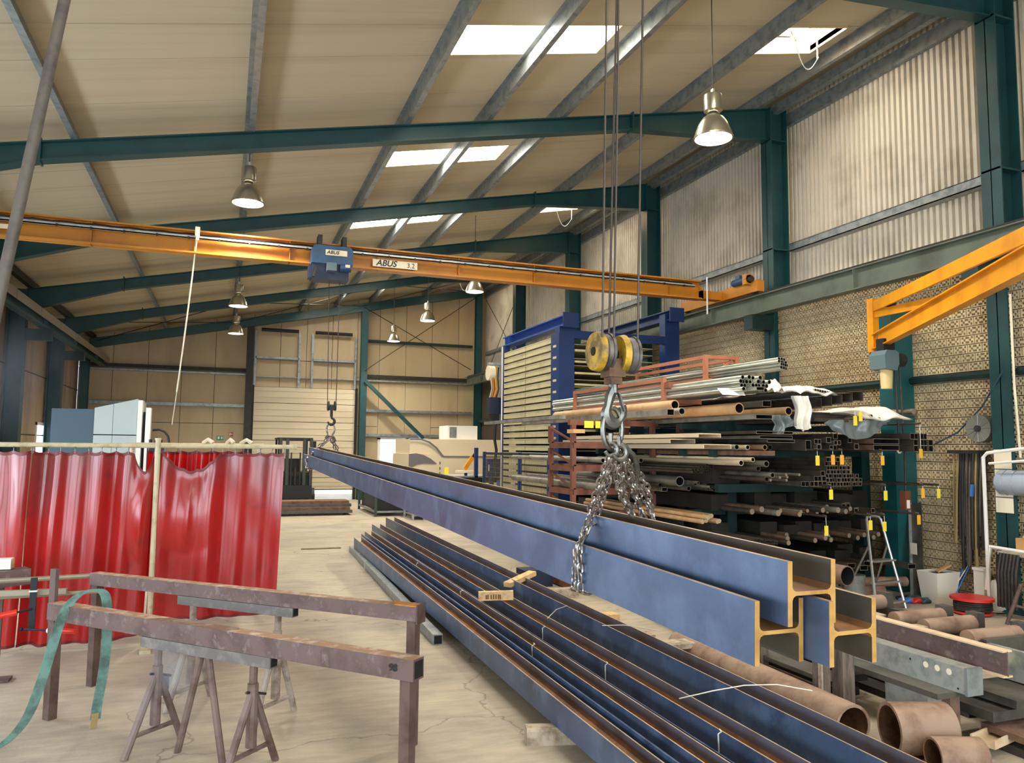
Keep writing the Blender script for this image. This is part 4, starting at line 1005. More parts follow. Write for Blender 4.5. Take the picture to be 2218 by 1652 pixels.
t = thing('post_stand', (-1.63,7.4,0), 'thin dark red post standing before the curtain at far left', 'post')
ob('post', G().bx(-1.575,-1.54,6.95,6.98,0,.70), MT['rust_leg'], t, smooth=None); ob('foot', G().bx(-1.66,-1.46,6.9,7.03,0,.02), MT['rust_leg'], t, smooth=None)
t = thing('screw_clamp', (-1.2,6.35,.55), 'black screw clamp with two red handles gripping the bars', 'clamp')
ob('clamp_bar', G().prism([(-.02,-.01),(.02,-.01),(.02,.01),(-.02,.01)], (-1.215,6.30,.50),(-1.215,6.30,.86), up=(0,1,0)), MT['clamp_black'], t, smooth=None)
ob('collar', G().bx(-1.24,-1.19,6.28,6.32,.765,.775), MT['white'], t, smooth=None)
for a, b, h in (((-1.30,6.27,.635),(-1.215,6.28,.65),(-1.43,6.26,.615)),):
    ob('spindle', G().tube(b, a, .007, 6), MT['clamp_black'], t); ob('handle', G().tube(a, h, .021, 10), MT['clamp_red'], t, smooth=.8)
ob('spindle', G().tube((-1.25,6.2,.532),(-1.08,6.12,.530),.007,6), MT['clamp_black'], t); ob('pad', G().tube((-1.262,6.2,.532),(-1.25,6.2,.532),.017,8), MT['clamp_black'], t)
ob('ferrule', G().tube((-1.08,6.12,.530),(-1.05,6.10,.530),.018,8), MT['white'], t); ob('handle', G().tube((-1.05,6.10,.530),(-.90,6.02,.532),.02,10,r2=.016), MT['clamp_red'], t, smooth=.8)
# ---- green lifting strap thrown over the rail
pts = [(-1.35,5.30,.012),(-1.25,5.36,.012),(-1.17,5.42,.02),(-1.10,5.50,.07),(-1.05,5.56,.16),(-1.02,5.60,.28),(-.99,5.64,.42),(-.96,5.68,.58),(-.935,5.72,.70),(-.905,5.76,.77),(-.86,5.80,.815),(-.79,5.84,.84),(-.73,5.86,.825),(-.70,5.86,.77),(-.69,5.84,.66),(-.68,5.80,.48),(-.685,5.75,.30),(-.70,5.70,.16),(-.705,5.66,.05)]
def smooth_pts(p, n=3):
    for _ in range(n):
        q = [V(p[0])]
        for i in range(len(p)-1): a, b = V(p[i]), V(p[i+1]); q += [a.lerp(b,.25), a.lerp(b,.75)]
        p = q + [V(p[-1])]
    return p
t = thing('lifting_strap', (-.9,5.7,0), 'green webbing strap thrown over the front rail and trailing on the floor', 'strap')
ob('webbing', G().ribbon(smooth_pts(pts, 2), (.028,.012,0), .006), MT['strap'], t, smooth=1.2)
ob('eye', G().ribbon([(-.705,5.66,.09),(-.712,5.655,.03),(-.715,5.65,.0)], (.018,.008,0), .012), MT['plate_dark'], t, smooth=None)
t = thing('wall_socket', (-.3,6.3,0), 'small white and black plug lying on the floor behind the trestle', 'plug')
ob('plug_body', G().bx(-.36,-.31,6.18,6.23,.05,.13), MT['black'], t, smooth=None); ob('plug_base', G().lathe((-.335,6.2,0), [(.03,0),(.03,.04),(.02,.055)], 10), MT['white'], t)
ob('plug_cable', G().path([(-.335,6.19,.015),(-.40,6.15,.008),(-.47,6.17,.008)], .006, 5), MT['black'], t)
# ---- machine tool behind the curtains
t = thing('machining_centre', (-1.75,13.6,0), 'tall white and teal machine tool cabinet behind the curtains', 'machine')
ob('teal_cabinet', G().bx(-2.42,-1.86,13.0,14.4,0,2.32), MT['cnc_teal'], t, smooth=None)
for x0, x1, nm in ((-1.85,-1.60,'door_panel'),(-1.595,-1.27,'door_panel')):
    for z0, z1 in ((0,1.93),(1.945,2.44)):
        a, b = (2.34+(x0+1.85)*.26, 2.34+(x1+1.85)*.26) if z1 > 2 else (z1, z1)
        ob(nm, G().add([(x0,12.95,z0),(x1,12.95,z0),(x1,12.95,b),(x0,12.95,a),(x0,14.3,z0),(x1,14.3,z0),(x1,14.3,b),(x0,14.3,a)], [(0,1,2,3),(7,6,5,4),(4,5,1,0),(5,6,2,1),(6,7,3,2),(7,4,0,3)]), MT['cnc_white'], t, smooth=None)
ob('corner_post', G().bx(-1.265,-1.20,12.93,13.2,0,2.47), MT['white'], t, smooth=None); ob('gap', G().bx(-1.2,-1.15,13.1,13.3,0,2.3), MT['dark'], t, smooth=None); ob('front_post', G().bx(-1.15,-1.08,12.93,13.1,0,2.36), MT['white'], t, smooth=None)
ob('hose', G().path([(-1.05,13.0,2.02),(-.96,13.0,2.03),(-.88,13.0,2.0),(-.83,13.0,1.93),(-.81,13.0,1.83)], .02, 6), MT['black'], t)
t = thing('fixture', (-1.0,11.5,0), 'dark clamping fixture standing behind the curtain pole', 'fixture')
ob('column', G().bx(-.98,-.78,11.4,11.7,0,1.80), MT['dark'], t, smooth=None)
for i,x in enumerate((-.95,-.88,-.82)): ob('clamp_screw', G().tube((x,11.5,1.80),(x,11.5,1.87+.03*(i==1)),.02,6), MT['black'], t)

# ================================================================== tube racks along the right-hand wall
def round_pipe(x, z, y0, y1, r, m, label, group, hollow=True, n=12, x1=None, z1=None, cat='pipe', end='tube_edge'):
    x1 = x if x1 is None else x1; z1 = z if z1 is None else z1
    g = G(); g.tube((x,y0,z), (x1,y1,z1), r, n, inner=.82 if hollow else None, mcap=1)
    return ob('steel_pipe' if hollow else 'steel_rod', g, [MT[m], MT['bore'] if hollow else MT[end]], label=label, cat=cat, group=group, smooth=.7)
def sq_tube(x, z, y0, y1, w, h, m, label, group, wall=.005):
    g = G(); a, b = w/2, h/2; i, j = a-wall, b-wall
    o = [(-a,-b),(a,-b),(a,b),(-a,b)]; q = [(-i,-j),(i,-j),(i,j),(-i,j)]
    O0 = [(x+u,y0,z+v) for u,v in o]; O1 = [(x+u,y1,z+v) for u,v in o]; I0 = [(x+u,y0,z+v) for u,v in q]; I1 = [(x+u,y0+.25,z+v) for u,v in q]
    g.add(O0+O1, [((k+1)%4,k,4+k,4+(k+1)%4) for k in range(4)], 0); g.add(O1, [(3,2,1,0)], 0)
    g.add(O0+I0, [(k,(k+1)%4,4+(k+1)%4,4+k) for k in range(4)], 1); g.add(I0+I1, [(k,(k+1)%4,4+(k+1)%4,4+k) for k in range(4)], 2); g.add(I1, [(0,1,2,3)], 2)
    return ob('square_tube', g, [MT[m], MT['tube_edge'], MT['bore']], label=label, cat='tube', group=group, smooth=None)
R = random.Random(3)
def cradle(x0, x1, z0, z1, y0, y1, label, m='orange_rack', rails=True, diag=True, group='brown steel cradles that hold the pipes'):
    t = thing('pipe_cradle', ((x0+x1)/2,(y0+y1)/2,z0), label, 'rack', group)
    w = .05
    for y in (y0, y1):
        ob('base_beam', G().bx(x0-.03,x1+.03,y-.035,y+.035,z0,z0+.055), MT[m], t, smooth=None)
        for x in (x0, x1): ob('post', G().prism([(-w/2,-w/2),(w/2,-w/2),(w/2,w/2),(-w/2,w/2)], (x,y,z0+.055), (x,y,z1), up=(0,1,0)), MT[m], t, smooth=None)
    if rails:
        for x in (x0, x1):
            ob('side_rail', G().bx(x-.02,x+.02,y0,y1,z0+.0,z0+.05), MT[m], t, smooth=None)
            ob('side_rail', G().bx(x-.018,x+.018,y0,y1,z1-.05,z1-.005), MT[m], t, smooth=None)
    if diag:
        ob('top_bar', G().bx(x0,x1,y0-.02,y0+.02,z1-.045,z1), MT[m], t, smooth=None)
        ob('diagonal', G().beam((x0+.06,y0,z0+.07),(x1-.06,y0,z1-.05),.02,.03), MT[m], t, smooth=None)
    return t
# two cradles of galvanised pipe on top
cradle(5.60, 6.06, 2.64, 2.99, 8.1, 10.6, 'upper brown cradle with a diagonal, holding the topmost galvanised pipes')
cradle(5.12, 5.62, 2.375, 2.70, 8.3, 10.9, 'brown cradle one step lower, holding the second galvanised bundle', diag=False)
ob('support_beam', G().bx(5.1,6.3,8.15,8.25,2.56,2.635), MT['brown_rack'], label='short brown beam under the upper cradle', cat='beam', smooth=None)
for r in range(4):
    for c in range(6):
        if (r,c) in ((3,5),(3,4),(0,0)): continue
        x = 5.655+.0365*c+.018*(r%2)+.018*r*0; z = 2.715+.0318*r; y0 = 6.78+.05*R.random()+.02*c
        round_pipe(x, z, y0, y0+5.4, .0178, 'pipe_galv', 'galvanised pipe in the topmost bundle', 'pipes in the topmost bundle', n=10)
for r in range(4):
    for c in range(8):
        if r == 1 and c > 6 or r == 3 and c in (6,7): continue
        x = 5.155+.0495*c+.0247*(r%2); z = 2.455+.0429*r
        if r == 0 and c in (2,3): continue
        y0 = 6.76+.09*R.random()
        round_pipe(x, z, y0, 11.9-.1*R.random(), .0243, 'pipe_galv', 'galvanised pipe in the second bundle from the top', 'pipes in the second bundle', n=10)
sq_tube(5.285, 2.455, 6.66, 11.5, .10, .04, 'pipe_galv', 'pale flat tube under the second galvanised bundle', None)
ob('paper_sheet', G().add([(5.02,6.95,2.40),(5.2,6.80,2.385),(5.24,6.9,2.475),(5.06,7.1,2.48)], [(0,1,2,3)]).add([(5.02,6.954,2.402),(5.2,6.804,2.387),(5.24,6.904,2.477),(5.06,7.104,2.482)], [(3,2,1,0)]), MT['film_white'], label='crumpled white sheet hanging from the second galvanised bundle', cat='sheet')
# narrow brown stacking frames at the front left
def stack_frame(z0, h, label):
    x0, x1, y0, y1 = 4.20, 5.37, 9.0, 9.72
    t = thing('stacking_frame', ((x0+x1)/2,9.4,z0), label, 'rack', 'brown stacking frames')
    ob('front_beam', G().bx(x0,x1,y0-.03,y0+.03,z0,z0+.085), MT['brown_rack'], t, smooth=None); ob('rear_beam', G().bx(x0,x1,y1-.03,y1+.03,z0,z0+.085), MT['brown_rack'], t, smooth=None)
    ob('side_beam', G().bx(x0-.025,x0+.025,y0,y1,z0,z0+.07), MT['brown_rack'], t, smooth=None); ob('side_beam', G().bx(x1-.025,x1+.025,y0,y1,z0,z0+.07), MT['brown_rack'], t, smooth=None)
    for x in (x0,x1):
        for y in (y0,y1): ob('post', G().bx(x-.03,x+.03,y-.03,y+.03,z0+.07,z0+h), MT['brown_rack'], t, smooth=None)
    ob('diagonal', G().beam((x0,y0+.05,z0+.1),(x0,y1-.05,z0+h-.04),.02,.025), MT['brown_rack'], t, smooth=None)
    return t
ords = ['lowest', 'second lowest', 'third lowest', 'fourth from below', 'fifth from below', 'sixth from below', 'topmost']
for i in range(7): stack_frame(.02+.298*i, .298, ords[i]+' frame of the narrow brown stack left of the chain')
ob('support_beam', G().bx(5.76,5.84,8.96,9.04,0,2.2), MT['brown_rack'], label='single brown upright behind the pipe ends right of the chain', cat='post', smooth=None)
ob('support_beam', G().bx(4.15,5.45,8.98,9.06,2.105,2.175), MT['brown_rack'], label='brown bar capping the narrow stack', cat='beam', smooth=None)
# loose pipes on top of the stack
P = 'pipes lying on the brown stack'
round_pipe(4.93, 2.325, 7.75, 11.2, .058, 'pipe_tan', 'tan pipe on top of the brown stack, upper one behind the hook', P)
round_pipe(4.83, 2.235, 7.45, 10.9, .042, 'pipe_grey', 'grey pipe lying just below the upper tan pipe', P)
sq_tube(4.62, 2.215, 7.35, 11.8, .09, .07, 'pipe_grey', 'long grey square tube low on the brown stack, its near end open', P)
ob('flat_profile', G().bx(4.05,4.14,9.1,12.2,2.185,2.235), MT['pipe_grey'], label='long grey-green profile reaching far out left on the brown stack', cat='profile', smooth=None)
round_pipe(5.27, 2.26, 7.0, 9.6, .062, 'pipe_tan', 'thick tan pipe with an open end right of the hook', P)
round_pipe(5.98, 2.25, 7.05, 9.4, .05, 'pipe_tan', 'short tan pipe end showing among plastic wrap', P)
sq_tube(5.52, 2.17, 6.9, 10.6, .22, .05, 'pipe_grey', 'flat grey tube under the thick tan pipe', P)
sq_tube(5.72, 2.33, 7.1, 10.2, .12, .07, 'pipe_dark', 'dark tube end with crumpled foil beside the tan pipe', P)
for i, x in enumerate((4.34, 4.50)):
    ob('paper_label', G().bx(x,x+.13,8.955,8.965,2.07,2.16), MT['tag_yellow'], label=['left of two square yellow labels on the brown stack', 'right of two square yellow labels on the brown stack'][i], cat='label', smooth=None)
ob('wood_block', G().bx(4.16,4.32,8.9,9.1,2.0,2.05), MT['card'], label='small tan block on the corner of the brown stack', cat='block', smooth=None)
# profiles and pipes lying in the brown stack levels
for z, n, m, r in ((1.66,3,'pipe_grey',.03),(1.36,4,'pipe_dark',.028),(1.33,2,'pipe_grey',.045),(.77,5,'pipe_dark',.03),(.47,4,'pipe_grey',.035)):
    for i in range(n):
        round_pipe(4.35+.9*i/n+.03*R.random(), z+r*(i%2)*.2, 8.15+.5*R.random(), 11.6, r, m, 'grey pipe lying in the levels of the narrow brown stack', 'pipes in the brown stack', n=10)
round_pipe(5.18, 1.42, 8.05, 11, .062, 'pipe_grey', 'thick grey pipe with an open end right of the chains', None)
round_pipe(5.34, 1.33, 8.1, 11, .03, 'pipe_grey', 'thinner grey pipe under the thick grey pipe right of the chains', None)
sq_tube(5.12, 1.31, 8.3, 11, .08, .05, 'pipe_grey', 'grey square tube end right of the chains', None)
for i in range(7): round_pipe(5.42+.05*i, 1.38-.012*i+.03*(i%2), 7.9+.35*R.random(), 10.8, .019, 'pipe_grey', 'thin grey pipe in the fan of pipes right of the chains', 'fan of thin pipes', n=8)
# pale folded profiles
for i, (x, z, w, h, y0) in enumerate(((5.02,1.985,.30,.045,7.2),(4.9,1.925,.34,.05,7.55),(4.98,1.865,.36,.05,7.0))):
    ob('channel_profile', G().prism([(-w/2,-h),(-w/2+.01,-h),(-w/2+.01,-.01),(w/2-.01,-.01),(w/2-.01,-h),(w/2,-h),(w/2,0),(-w/2,0)], (x,10.5,z), (x,y0,z)), MT['beige_profile'], label=['uppermost pale folded channel between brown rack and tubes', 'middle pale folded channel between brown rack and tubes', 'lowest pale folded channel, its dark inside towards the camera'][i], cat='profile', smooth=None)
# ---- dark teal cantilever rack
rk = thing('cantilever_rack', (6.9,9.6,0), 'dark teal cantilever rack loaded with tubes along the right-hand wall', 'rack')
for y in (8.3, 10.6):
    for x in (6.05, 8.25): ob('upright', G().bx(x-.07,x+.07,y-.09,y+.09,0,2.3), MT['teal_dark'], rk, smooth=None)
    for z in (.36,.72,1.06,1.40,1.80,2.13):
        ob('arm', G().bx(5.35,8.35,y-.045,y+.045,z-.07,z), MT['teal_dark'], rk, smooth=None)
ob('stop_beam', G().bx(5.35,7.0,7.62,7.70,1.72,1.80), MT['teal_dark'], rk, smooth=None); ob('stop_beam', G().bx(5.5,6.9,7.72,7.80,1.30,1.40), MT['teal_dark'], rk, smooth=None)
ob('side_panel', G().bx(5.42,5.46,8.4,11.4,.2,1.02), MT['black'], rk, smooth=None)
# level 1.80: pipes and square tubes
A = 'tubes on the fifth rack level'
for i,(x,z,r,m) in enumerate(((5.23,1.835,.03,'pipe_grey'),(5.42,1.835,.028,'beige_profile'),(5.70,1.838,.032,'pipe_tan'),(5.82,1.838,.03,'pipe_dark'))):
    round_pipe(x, z, 7.0+.06*i, 11, r, m, ['pale pipe end farthest left on the fifth rack level','short beige pipe end, second from left on the fifth rack level','pinkish pipe, third from left on the fifth rack level','dark pipe end, right of the pinkish pipe'][i], A)
for i,(x,z,w) in enumerate(((5.7,2.0,.5),(5.75,1.95,.45),(5.85,1.91,.38))):
    sq_tube(x, z, 6.95+.04*i, 11, w, .035, 'pipe_dark' if i != 1 else 'pipe_grey', ['upper wide dark profile beneath the plastic wrap','wide grey profile beneath the plastic wrap, middle','narrower dark profile beneath the plastic wrap, lowest'][i], None)
G5 = 'mixed square tubes left of the jib column'
for (x,z,w) in ((6.26,1.865,.085),(6.36,1.85,.06),(6.42,1.85,.06),(6.36,1.912,.06),(6.42,1.912,.06),(6.53,1.93,.07),(6.60,1.845,.055),(6.655,1.845,.055),(6.60,1.90,.055),(6.655,1.90,.055),(6.66,1.975,.07),(6.90,1.93,.06),(6.93,1.86,.07)):
    sq_tube(x, z, 7.0+.1*R.random(), 11.2, w-.004, w-.004 if w != .085 else .12, 'pipe_dark', 'dark square tube end in the mixed group left of the jib column', G5)
G6 = 'big square tubes at the right end'
for c in range(5):
    for r in range(3):
        if r == 2 and c == 4: continue
        if c == 0 and r < 2: continue
        sq_tube(7.72+.072*c, 1.845+.0725*r, 6.95+.02*(c%2), 9.8, .070, .070, 'pipe_dark', 'dark square tube in the block standing out before the wall', G6, wall=.004)
for i in range(2): sq_tube(7.36, 1.85+.075*i, 7.0, 10, .40, .062, 'rust_dark', ['lower of two wide rusty plates beside the dark square tubes','upper of two wide rusty plates beside the dark square tubes'][i], None)
# level 1.40: square tubes in a grid, round bundles
G4 = 'square tubes on the fourth rack level'
for c in range(17):
    for r in range(7):
        if c < 3 and r > 0 or c < 5 and r > 1 or c < 6 and r > 2: continue
        if c > 11 and r > 4 or c > 13 and r > 2 or (c in (10,11,12) and r > 5) or c == 16 and r > 1: continue
        s = .0585 if c < 6 else .047
        x = 6.16+.0585*min(c,6)+.047*max(0,c-6); z = 1.40+s/2+s*r
        if z > 1.74: continue
        sq_tube(x, z, 7.02+.05*R.random(), 10.4, s-.002, s-.002, 'pipe_dark', 'square tube end in the honeycomb on the fourth rack level', G4, wall=.0035)
G3 = 'thin pipes on the fourth rack level'
for i in range(34):
    c, r = i % 9, i//9
    if r > 1 and c < 4 or r > 2 and c < 6: continue
    round_pipe(4.98+.03*c+.015*(r%2), 1.55+.027*r, 7.45+.05*R.random(), 10.5, .0135, 'pipe_dark', 'thin dark pipe in the small bundle right of the chains', G3, n=8)
for i,(x,z,r,y0,m) in enumerate(((5.27,1.665,.032,6.98,'beige_profile'),(5.44,1.70,.026,7.0,'beige_profile'),(5.62,1.655,.036,7.0,'pipe_grey'),(5.55,1.60,.03,7.05,'pipe_dark'),(5.70,1.53,.03,7.0,'pipe_grey'),(5.62,1.485,.028,7.0,'pipe_dark'))):
    round_pipe(x, z, y0, 10.4, r, m, ['long pale pipe end on the fourth rack level','pale pipe lying one above the long pale pipe','open grey pipe end right of the pale pipes','dark pipe under the open grey pipe end','bright-rimmed pipe end low on the fourth level','small dark pipe end left of the bright-rimmed one'][i], None)
ob('flat_plate', G().bx(5.42,5.82,7.1,9.5,1.745,1.80), MT['rust_dark'], label='brown flat plate above the pale pipes', cat='plate', smooth=None)
for i in range(6): round_pipe(5.80+.06*i, 1.47+.032*(i%3), 7.0+.2*R.random(), 10, .016, 'pipe_grey', 'thin rod end in the dark group below the brown flat plate', 'thin rods below the brown plate', hollow=False, n=8, cat='rod')
# level 1.06 and .72: solid bars with bright sawn ends
for i in range(16):
    r = .02+.018*R.random(); x = 5.75+.085*i+.02*R.random(); z = 1.06+r+.03*(i%2)
    round_pipe(x, z, 7.05+.5*R.random(), 10.2, r, ['pipe_dark','rust_dark','pipe_grey'][i%3], 'solid bar with a sawn end on the third rack level', 'solid bars on the third level', hollow=False, n=10, cat='rod')
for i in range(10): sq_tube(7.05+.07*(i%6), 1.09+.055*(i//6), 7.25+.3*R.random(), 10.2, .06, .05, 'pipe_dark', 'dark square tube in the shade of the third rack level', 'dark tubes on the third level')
for i in range(9):
    r = .026; x = 5.05+.06*(i%5)+.03*(i//5); z = 1.0+.05*(i//5)
    round_pipe(x, z, 7.3+.25*R.random(), 10.4, r, 'pipe_tan', 'bronze coloured bar with a bright end low right of the chains', 'bronze bars right of the chains', hollow=False, n=10, cat='rod', end='rod_end')
for i in range(30): round_pipe(5.55+.026*(i%12)+.013*(i//12), .76+.024*(i//12), 7.1+.08*R.random(), 10.2, .011, 'pipe_dark', 'very thin dark pipe in the low bundle', 'very thin pipes in the low bundle', n=7)
for i in range(14): round_pipe(6.1+.12*i, .75+.03*(i%2), 7.2+.6*R.random(), 10.2, .03, ['pipe_dark','rust_dark'][i%2], 'dark bar lying on the second rack level', 'dark bars on the second level', hollow=False, n=8, cat='rod')
for i in range(14): sq_tube(5.6+.17*i, .40+.03*(i%2), 7.0+.7*R.random(), 10.5, .12, .06, 'pipe_dark', 'dark profile lying on the lowest rack level', 'dark profiles on the lowest level')
# level 2.13: channels, wrapped tubes
for i in range(5):
    x = 6.40+.115*i; z = 2.36+.02*i
    g = G().prism([(-.055,-.055),(.055,-.055),(.055,-.047),(-.047,-.047),(-.047,.047),(.055,.047),(.055,.055),(-.055,.055)], (x,10.6,z), (x,7.05-.04*i,z))
    ob('channel_profile', g, MT['pipe_dark'], label='dark steel channel stacked beside the white wrap', cat='profile', group='dark steel channels', smooth=None)
for i in range(3): ob('flat_plate', G().bx(6.3,6.95,7.0+.2*i,10.6,2.14+.045*i,2.18+.045*i), MT['pipe_dark'], label=['lowest dark plate under the steel channels','middle dark plate under the steel channels','top dark plate under the steel channels'][i], cat='plate', smooth=None)
for i in range(8): round_pipe(6.28+.034*i, 2.475-.004*i+.02, 6.95, 10.4, .0165, 'pipe_grey', 'thin pipe end under the upper white wrap', 'thin pipes under the upper wrap', n=8)
def wrap(name, x0, x1, y0, y1, zf, label, m, sag=.0, seed=1, n=26, thick=.012, z_base=2.18):
    r = random.Random(seed); ph = [r.uniform(0,6.28) for _ in range(6)]
    def fn(u, v):
        x = x0+(x1-x0)*u; y = y0+(y1-y0)*v
        z = z_base + (zf(u,v)-z_base)*min(1,(v/.10+.02))**.55 + .012*math.sin(9*u+ph[0]+5*v) + .009*math.sin(17*u+ph[1]-11*v) + .008*math.sin(23*v+ph[2]+6*u)
        return (x, y, z)
    g = G(); g.grid(fn, n, n); g.grid(lambda u,v: tuple(V(fn(u,v))-V((0,0,thick))), n, n)
    return ob(name, g, MT[m], label=label, cat='wrapping', smooth=1.5)
wrap('plastic_wrap', 6.05, 6.58, 6.93, 8.6, lambda u,v: 2.45+.115*math.sin(PI*min(1,max(0,u*.9+.1)))**.7*(1-.3*v), 'white plastic wrap bulging over thin pipe ends', 'film_white', seed=2, z_base=2.45)
wrap('plastic_wrap', 6.88, 7.72, 6.92, 8.9, lambda u,v: 2.19+.155*math.sin(PI*min(1,.08+.86*u))**.8*(1-.35*v), 'large crumpled white plastic wrap before the jib column', 'film_white', seed=3)
wrap('plastic_wrap', 5.62, 5.80, 6.9, 7.3, lambda u,v: 2.48+.10*math.sin(PI*u), 'small white plastic wrap at the second galvanised bundle', 'film_white', seed=4, z_base=2.47)
def drape(name, x0, x1, y, ztop, drop, label, m, seed=1):
    r = random.Random(seed); p = [r.uniform(0,6.28) for _ in range(4)]
    def fn(u, v):
        d = drop(u); return (x0+(x1-x0)*u+.02*math.sin(7*v+p[0]), y+.03*math.sin(14*u+p[1]+2*v)+.02*math.sin(31*u+p[2]), ztop(u)-d*(1-v))
    g = G(); g.grid(fn, 26, 16); g.grid(lambda u,v: tuple(V(fn(u,v))+V((0,.008,0))), 26, 16)
    return ob(name, g, MT[m], label=label, cat='wrapping', smooth=1.5)
drape('plastic_wrap', 5.98, 6.20, 6.95, lambda u: 2.42, lambda u: .40-.1*abs(u-.6), 'torn pale plastic sheet hanging between the tan pipe and the channels', 'film_white', 5)
drape('plastic_wrap', 5.72, 6.0, 7.0, lambda u: 2.2, lambda u: .17+.05*math.sin(5*u), 'thin hanging plastic flap under the short tan pipe', 'film_grey', 6)
drape('plastic_tarp', 6.45, 7.35, 6.97, lambda u: 2.16+.02*u, lambda u: .06+.17*math.sin(PI*min(1,u*1.05)), 'dark grey tarpaulin sagging in front of the rack', 'film_grey', 7)
for i in range(3): round_pipe(6.95+.12*i, 2.185+.03*(i==1), 6.93, 10, .024, 'beige_profile', 'pale tube end under the large white wrap', 'tubes under the large wrap', n=9)
round_pipe(7.92, 2.30, 7.1, 9.5, .035, 'pipe_grey', 'grey tube end in front of the jib column', None, hollow=False)
# hanging tags
tg = [(6.24,1.74,'y'),(6.46,1.75,'o'),(6.59,1.75,'o'),(7.19,1.745,'o'),(6.80,2.20,'y'),(6.88,2.25,'y'),(6.42,1.36,'y'),(7.22,1.34,'y'),(7.80,1.36,'o'),(8.05,1.355,'y'),(6.98,1.005,'y'),(7.19,.985,'y'),(6.34,.96,'y'),(7.72,1.05,'o'),(7.79,1.83,'o')]
tl = ['yellow tag, leftmost of the upper row under the rack tubes','orange tag next to the leftmost yellow tag of the upper row','orange tag, third of the upper row under the rack tubes','orange tag before the wall right of the upper row','front yellow tag on the large white wrap','rear yellow tag on the large white wrap','yellow tag under the honeycomb of square tubes, leftmost of the middle row','narrow yellow tag in the middle row left of the jib column','orange-yellow tag just right of the jib column','yellow tag hanging before the wall, farthest right','bright tag left of the ladder top','tag right behind the ladder top','low narrow yellow tag left of the ladder','dull tag in the shade right of the ladder','tag beside the pendant switch']
lv = (.36,.72,1.06,1.40,1.80,2.13)
for (x,z,c), lab in zip(tg, tl):
    up = min((q for q in lv if q > z-.02), default=2.2)
    if z > 2.15: up = z+.03
    t = ob('paper_tag', G().bx(x-.027,x+.027,6.90,6.903,z-.10,z+.01), MT['tag_yellow' if c=='y' else 'tag_orange'], label=lab, cat='tag', smooth=None)
    ob('string', G().path([(x,6.901,z+.01),(x,6.905,up+.026),(x,6.95,up+.03)], .003, 4), MT['wire'], t)
    if z < 2.15: round_pipe(x, up+.013, 6.90, 10.7, .013, 'pipe_dark', 'thin dark bar with a paper tag tied to its end', 'tagged thin bars in the rack', hollow=False, n=7, cat='rod', end='pipe_dark')
# dark filler profiles added to darken the depth of the rack
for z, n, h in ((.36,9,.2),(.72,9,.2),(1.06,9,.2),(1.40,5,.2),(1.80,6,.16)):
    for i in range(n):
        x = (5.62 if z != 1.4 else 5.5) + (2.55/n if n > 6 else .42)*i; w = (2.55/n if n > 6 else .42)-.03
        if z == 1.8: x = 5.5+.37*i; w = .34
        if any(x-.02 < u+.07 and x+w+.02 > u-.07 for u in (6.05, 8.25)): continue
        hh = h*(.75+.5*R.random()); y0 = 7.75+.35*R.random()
        ob('flat_profile', G().bx(x,x+w,y0,11.2,z,z+hh), MT['pipe_black'], label='dark filler profile added to darken the depth of the rack', cat='profile', group='dark filler added deep in the rack', smooth=None)

# ================================================================== blue storage tower
tw = thing('storage_tower', (6.5,13.5,0), 'tall blue tower of flat storage trays behind the pipes', 'storage tower')
X0, X1, YN, YF = 5.36, 7.62, 12.05, 14.95
for (x,y,zt_,w) in ((X0+.14,YN+.10,3.92,.28),(X1,YN+.1,4.28,.30),(X0+.06,YF,3.92,.12),(X1,YF,4.2,.2)):
    ob('post', G().bx(x-w/2,x+w/2,y-.10,y+.10,0,zt_), MT['blue'], tw, smooth=None)
for x, z in ((X0+.14,3.92),(X1,4.16)):
    g = G(); g.bx(x-.11,x+.11,YN-.15,YF+.1,z,z+.02); g.bx(x-.11,x+.11,YN-.15,YF+.1,z+.17,z+.19); g.bx(x-.01,x+.01,YN-.15,YF+.1,z,z+.19)
    ob('top_beam', g, MT['blue_bright'] if x < 6 else MT['blue'], tw, smooth=None)
    ob('end_plate', G().bx(x-.15,x+.15,YN-.17,YN-.15,z-.04,z+.22), MT['blue'], tw, smooth=None)
for i in range(3): ob('stiffener', G().bx(X0+.03,X0+.25,YF-.05-.09*i,YF-.04-.09*i,3.94,4.09), MT['blue_bright'], tw, smooth=None)
ob('cross_beam', G().bx(X0+.28,X1-.15,YN,YN+.1,3.72,3.86), MT['blue'], tw, smooth=None); ob('cross_beam', G().bx(X0+.28,X1-.15,YF-.05,YF+.05,3.8,3.95), MT['blue'], tw, smooth=None)
ob('slotted_plate', G().bx(X0-.02,X0+.0,YN-.02,YN+.33,.9,3.80), MT['blue'], tw, smooth=None)
ob('back_panel', G().bx(X0+.3,X1-.1,YF-.3,YF-.28,.2,3.8), MT['blue'], tw, smooth=None)
s0 = None; n = 0
z = .36
while z < 3.78:
    g = G(); g.bx(X0-.005,X0+.02,YN+.34,13.62,z,z+.09); g.bx(X0-.005,X0+.02,13.66,YF-.1,z,z+.09); g.bx(X0+.02,X1-.2,YN+.36,YF-.15,z,z+.012); g.bx(X0-.012,X0+.0,YN+.34,YF-.1,z+.082,z+.094)
    if s0 is None: s0 = ob('tray', g, MT['tray_beige'], tw, smooth=None)
    else: inst(s0, WL[s0.name]+V((0,0,z-.36)), tw)
    z += .127; n += 1
z = 1.9; e0 = None
while z < 3.7:
    if e0 is None:
        e0 = ob('tray_edge', G().bx(X0+.30,X0+1.05,YN+.02,YN+.06,z,z+.035), MT['tray_beige'], tw, smooth=None); f0 = ob('slot', G().bx(X0-.03,X0-.02,YN+.09,YN+.22,z+.06,z+.10), MT['tray_beige'], tw, smooth=None); z00 = z
    else: inst(e0, WL[e0.name]+V((0,0,z-z00)), tw); inst(f0, WL[f0.name]+V((0,0,z-z00)), tw)
    z += .2
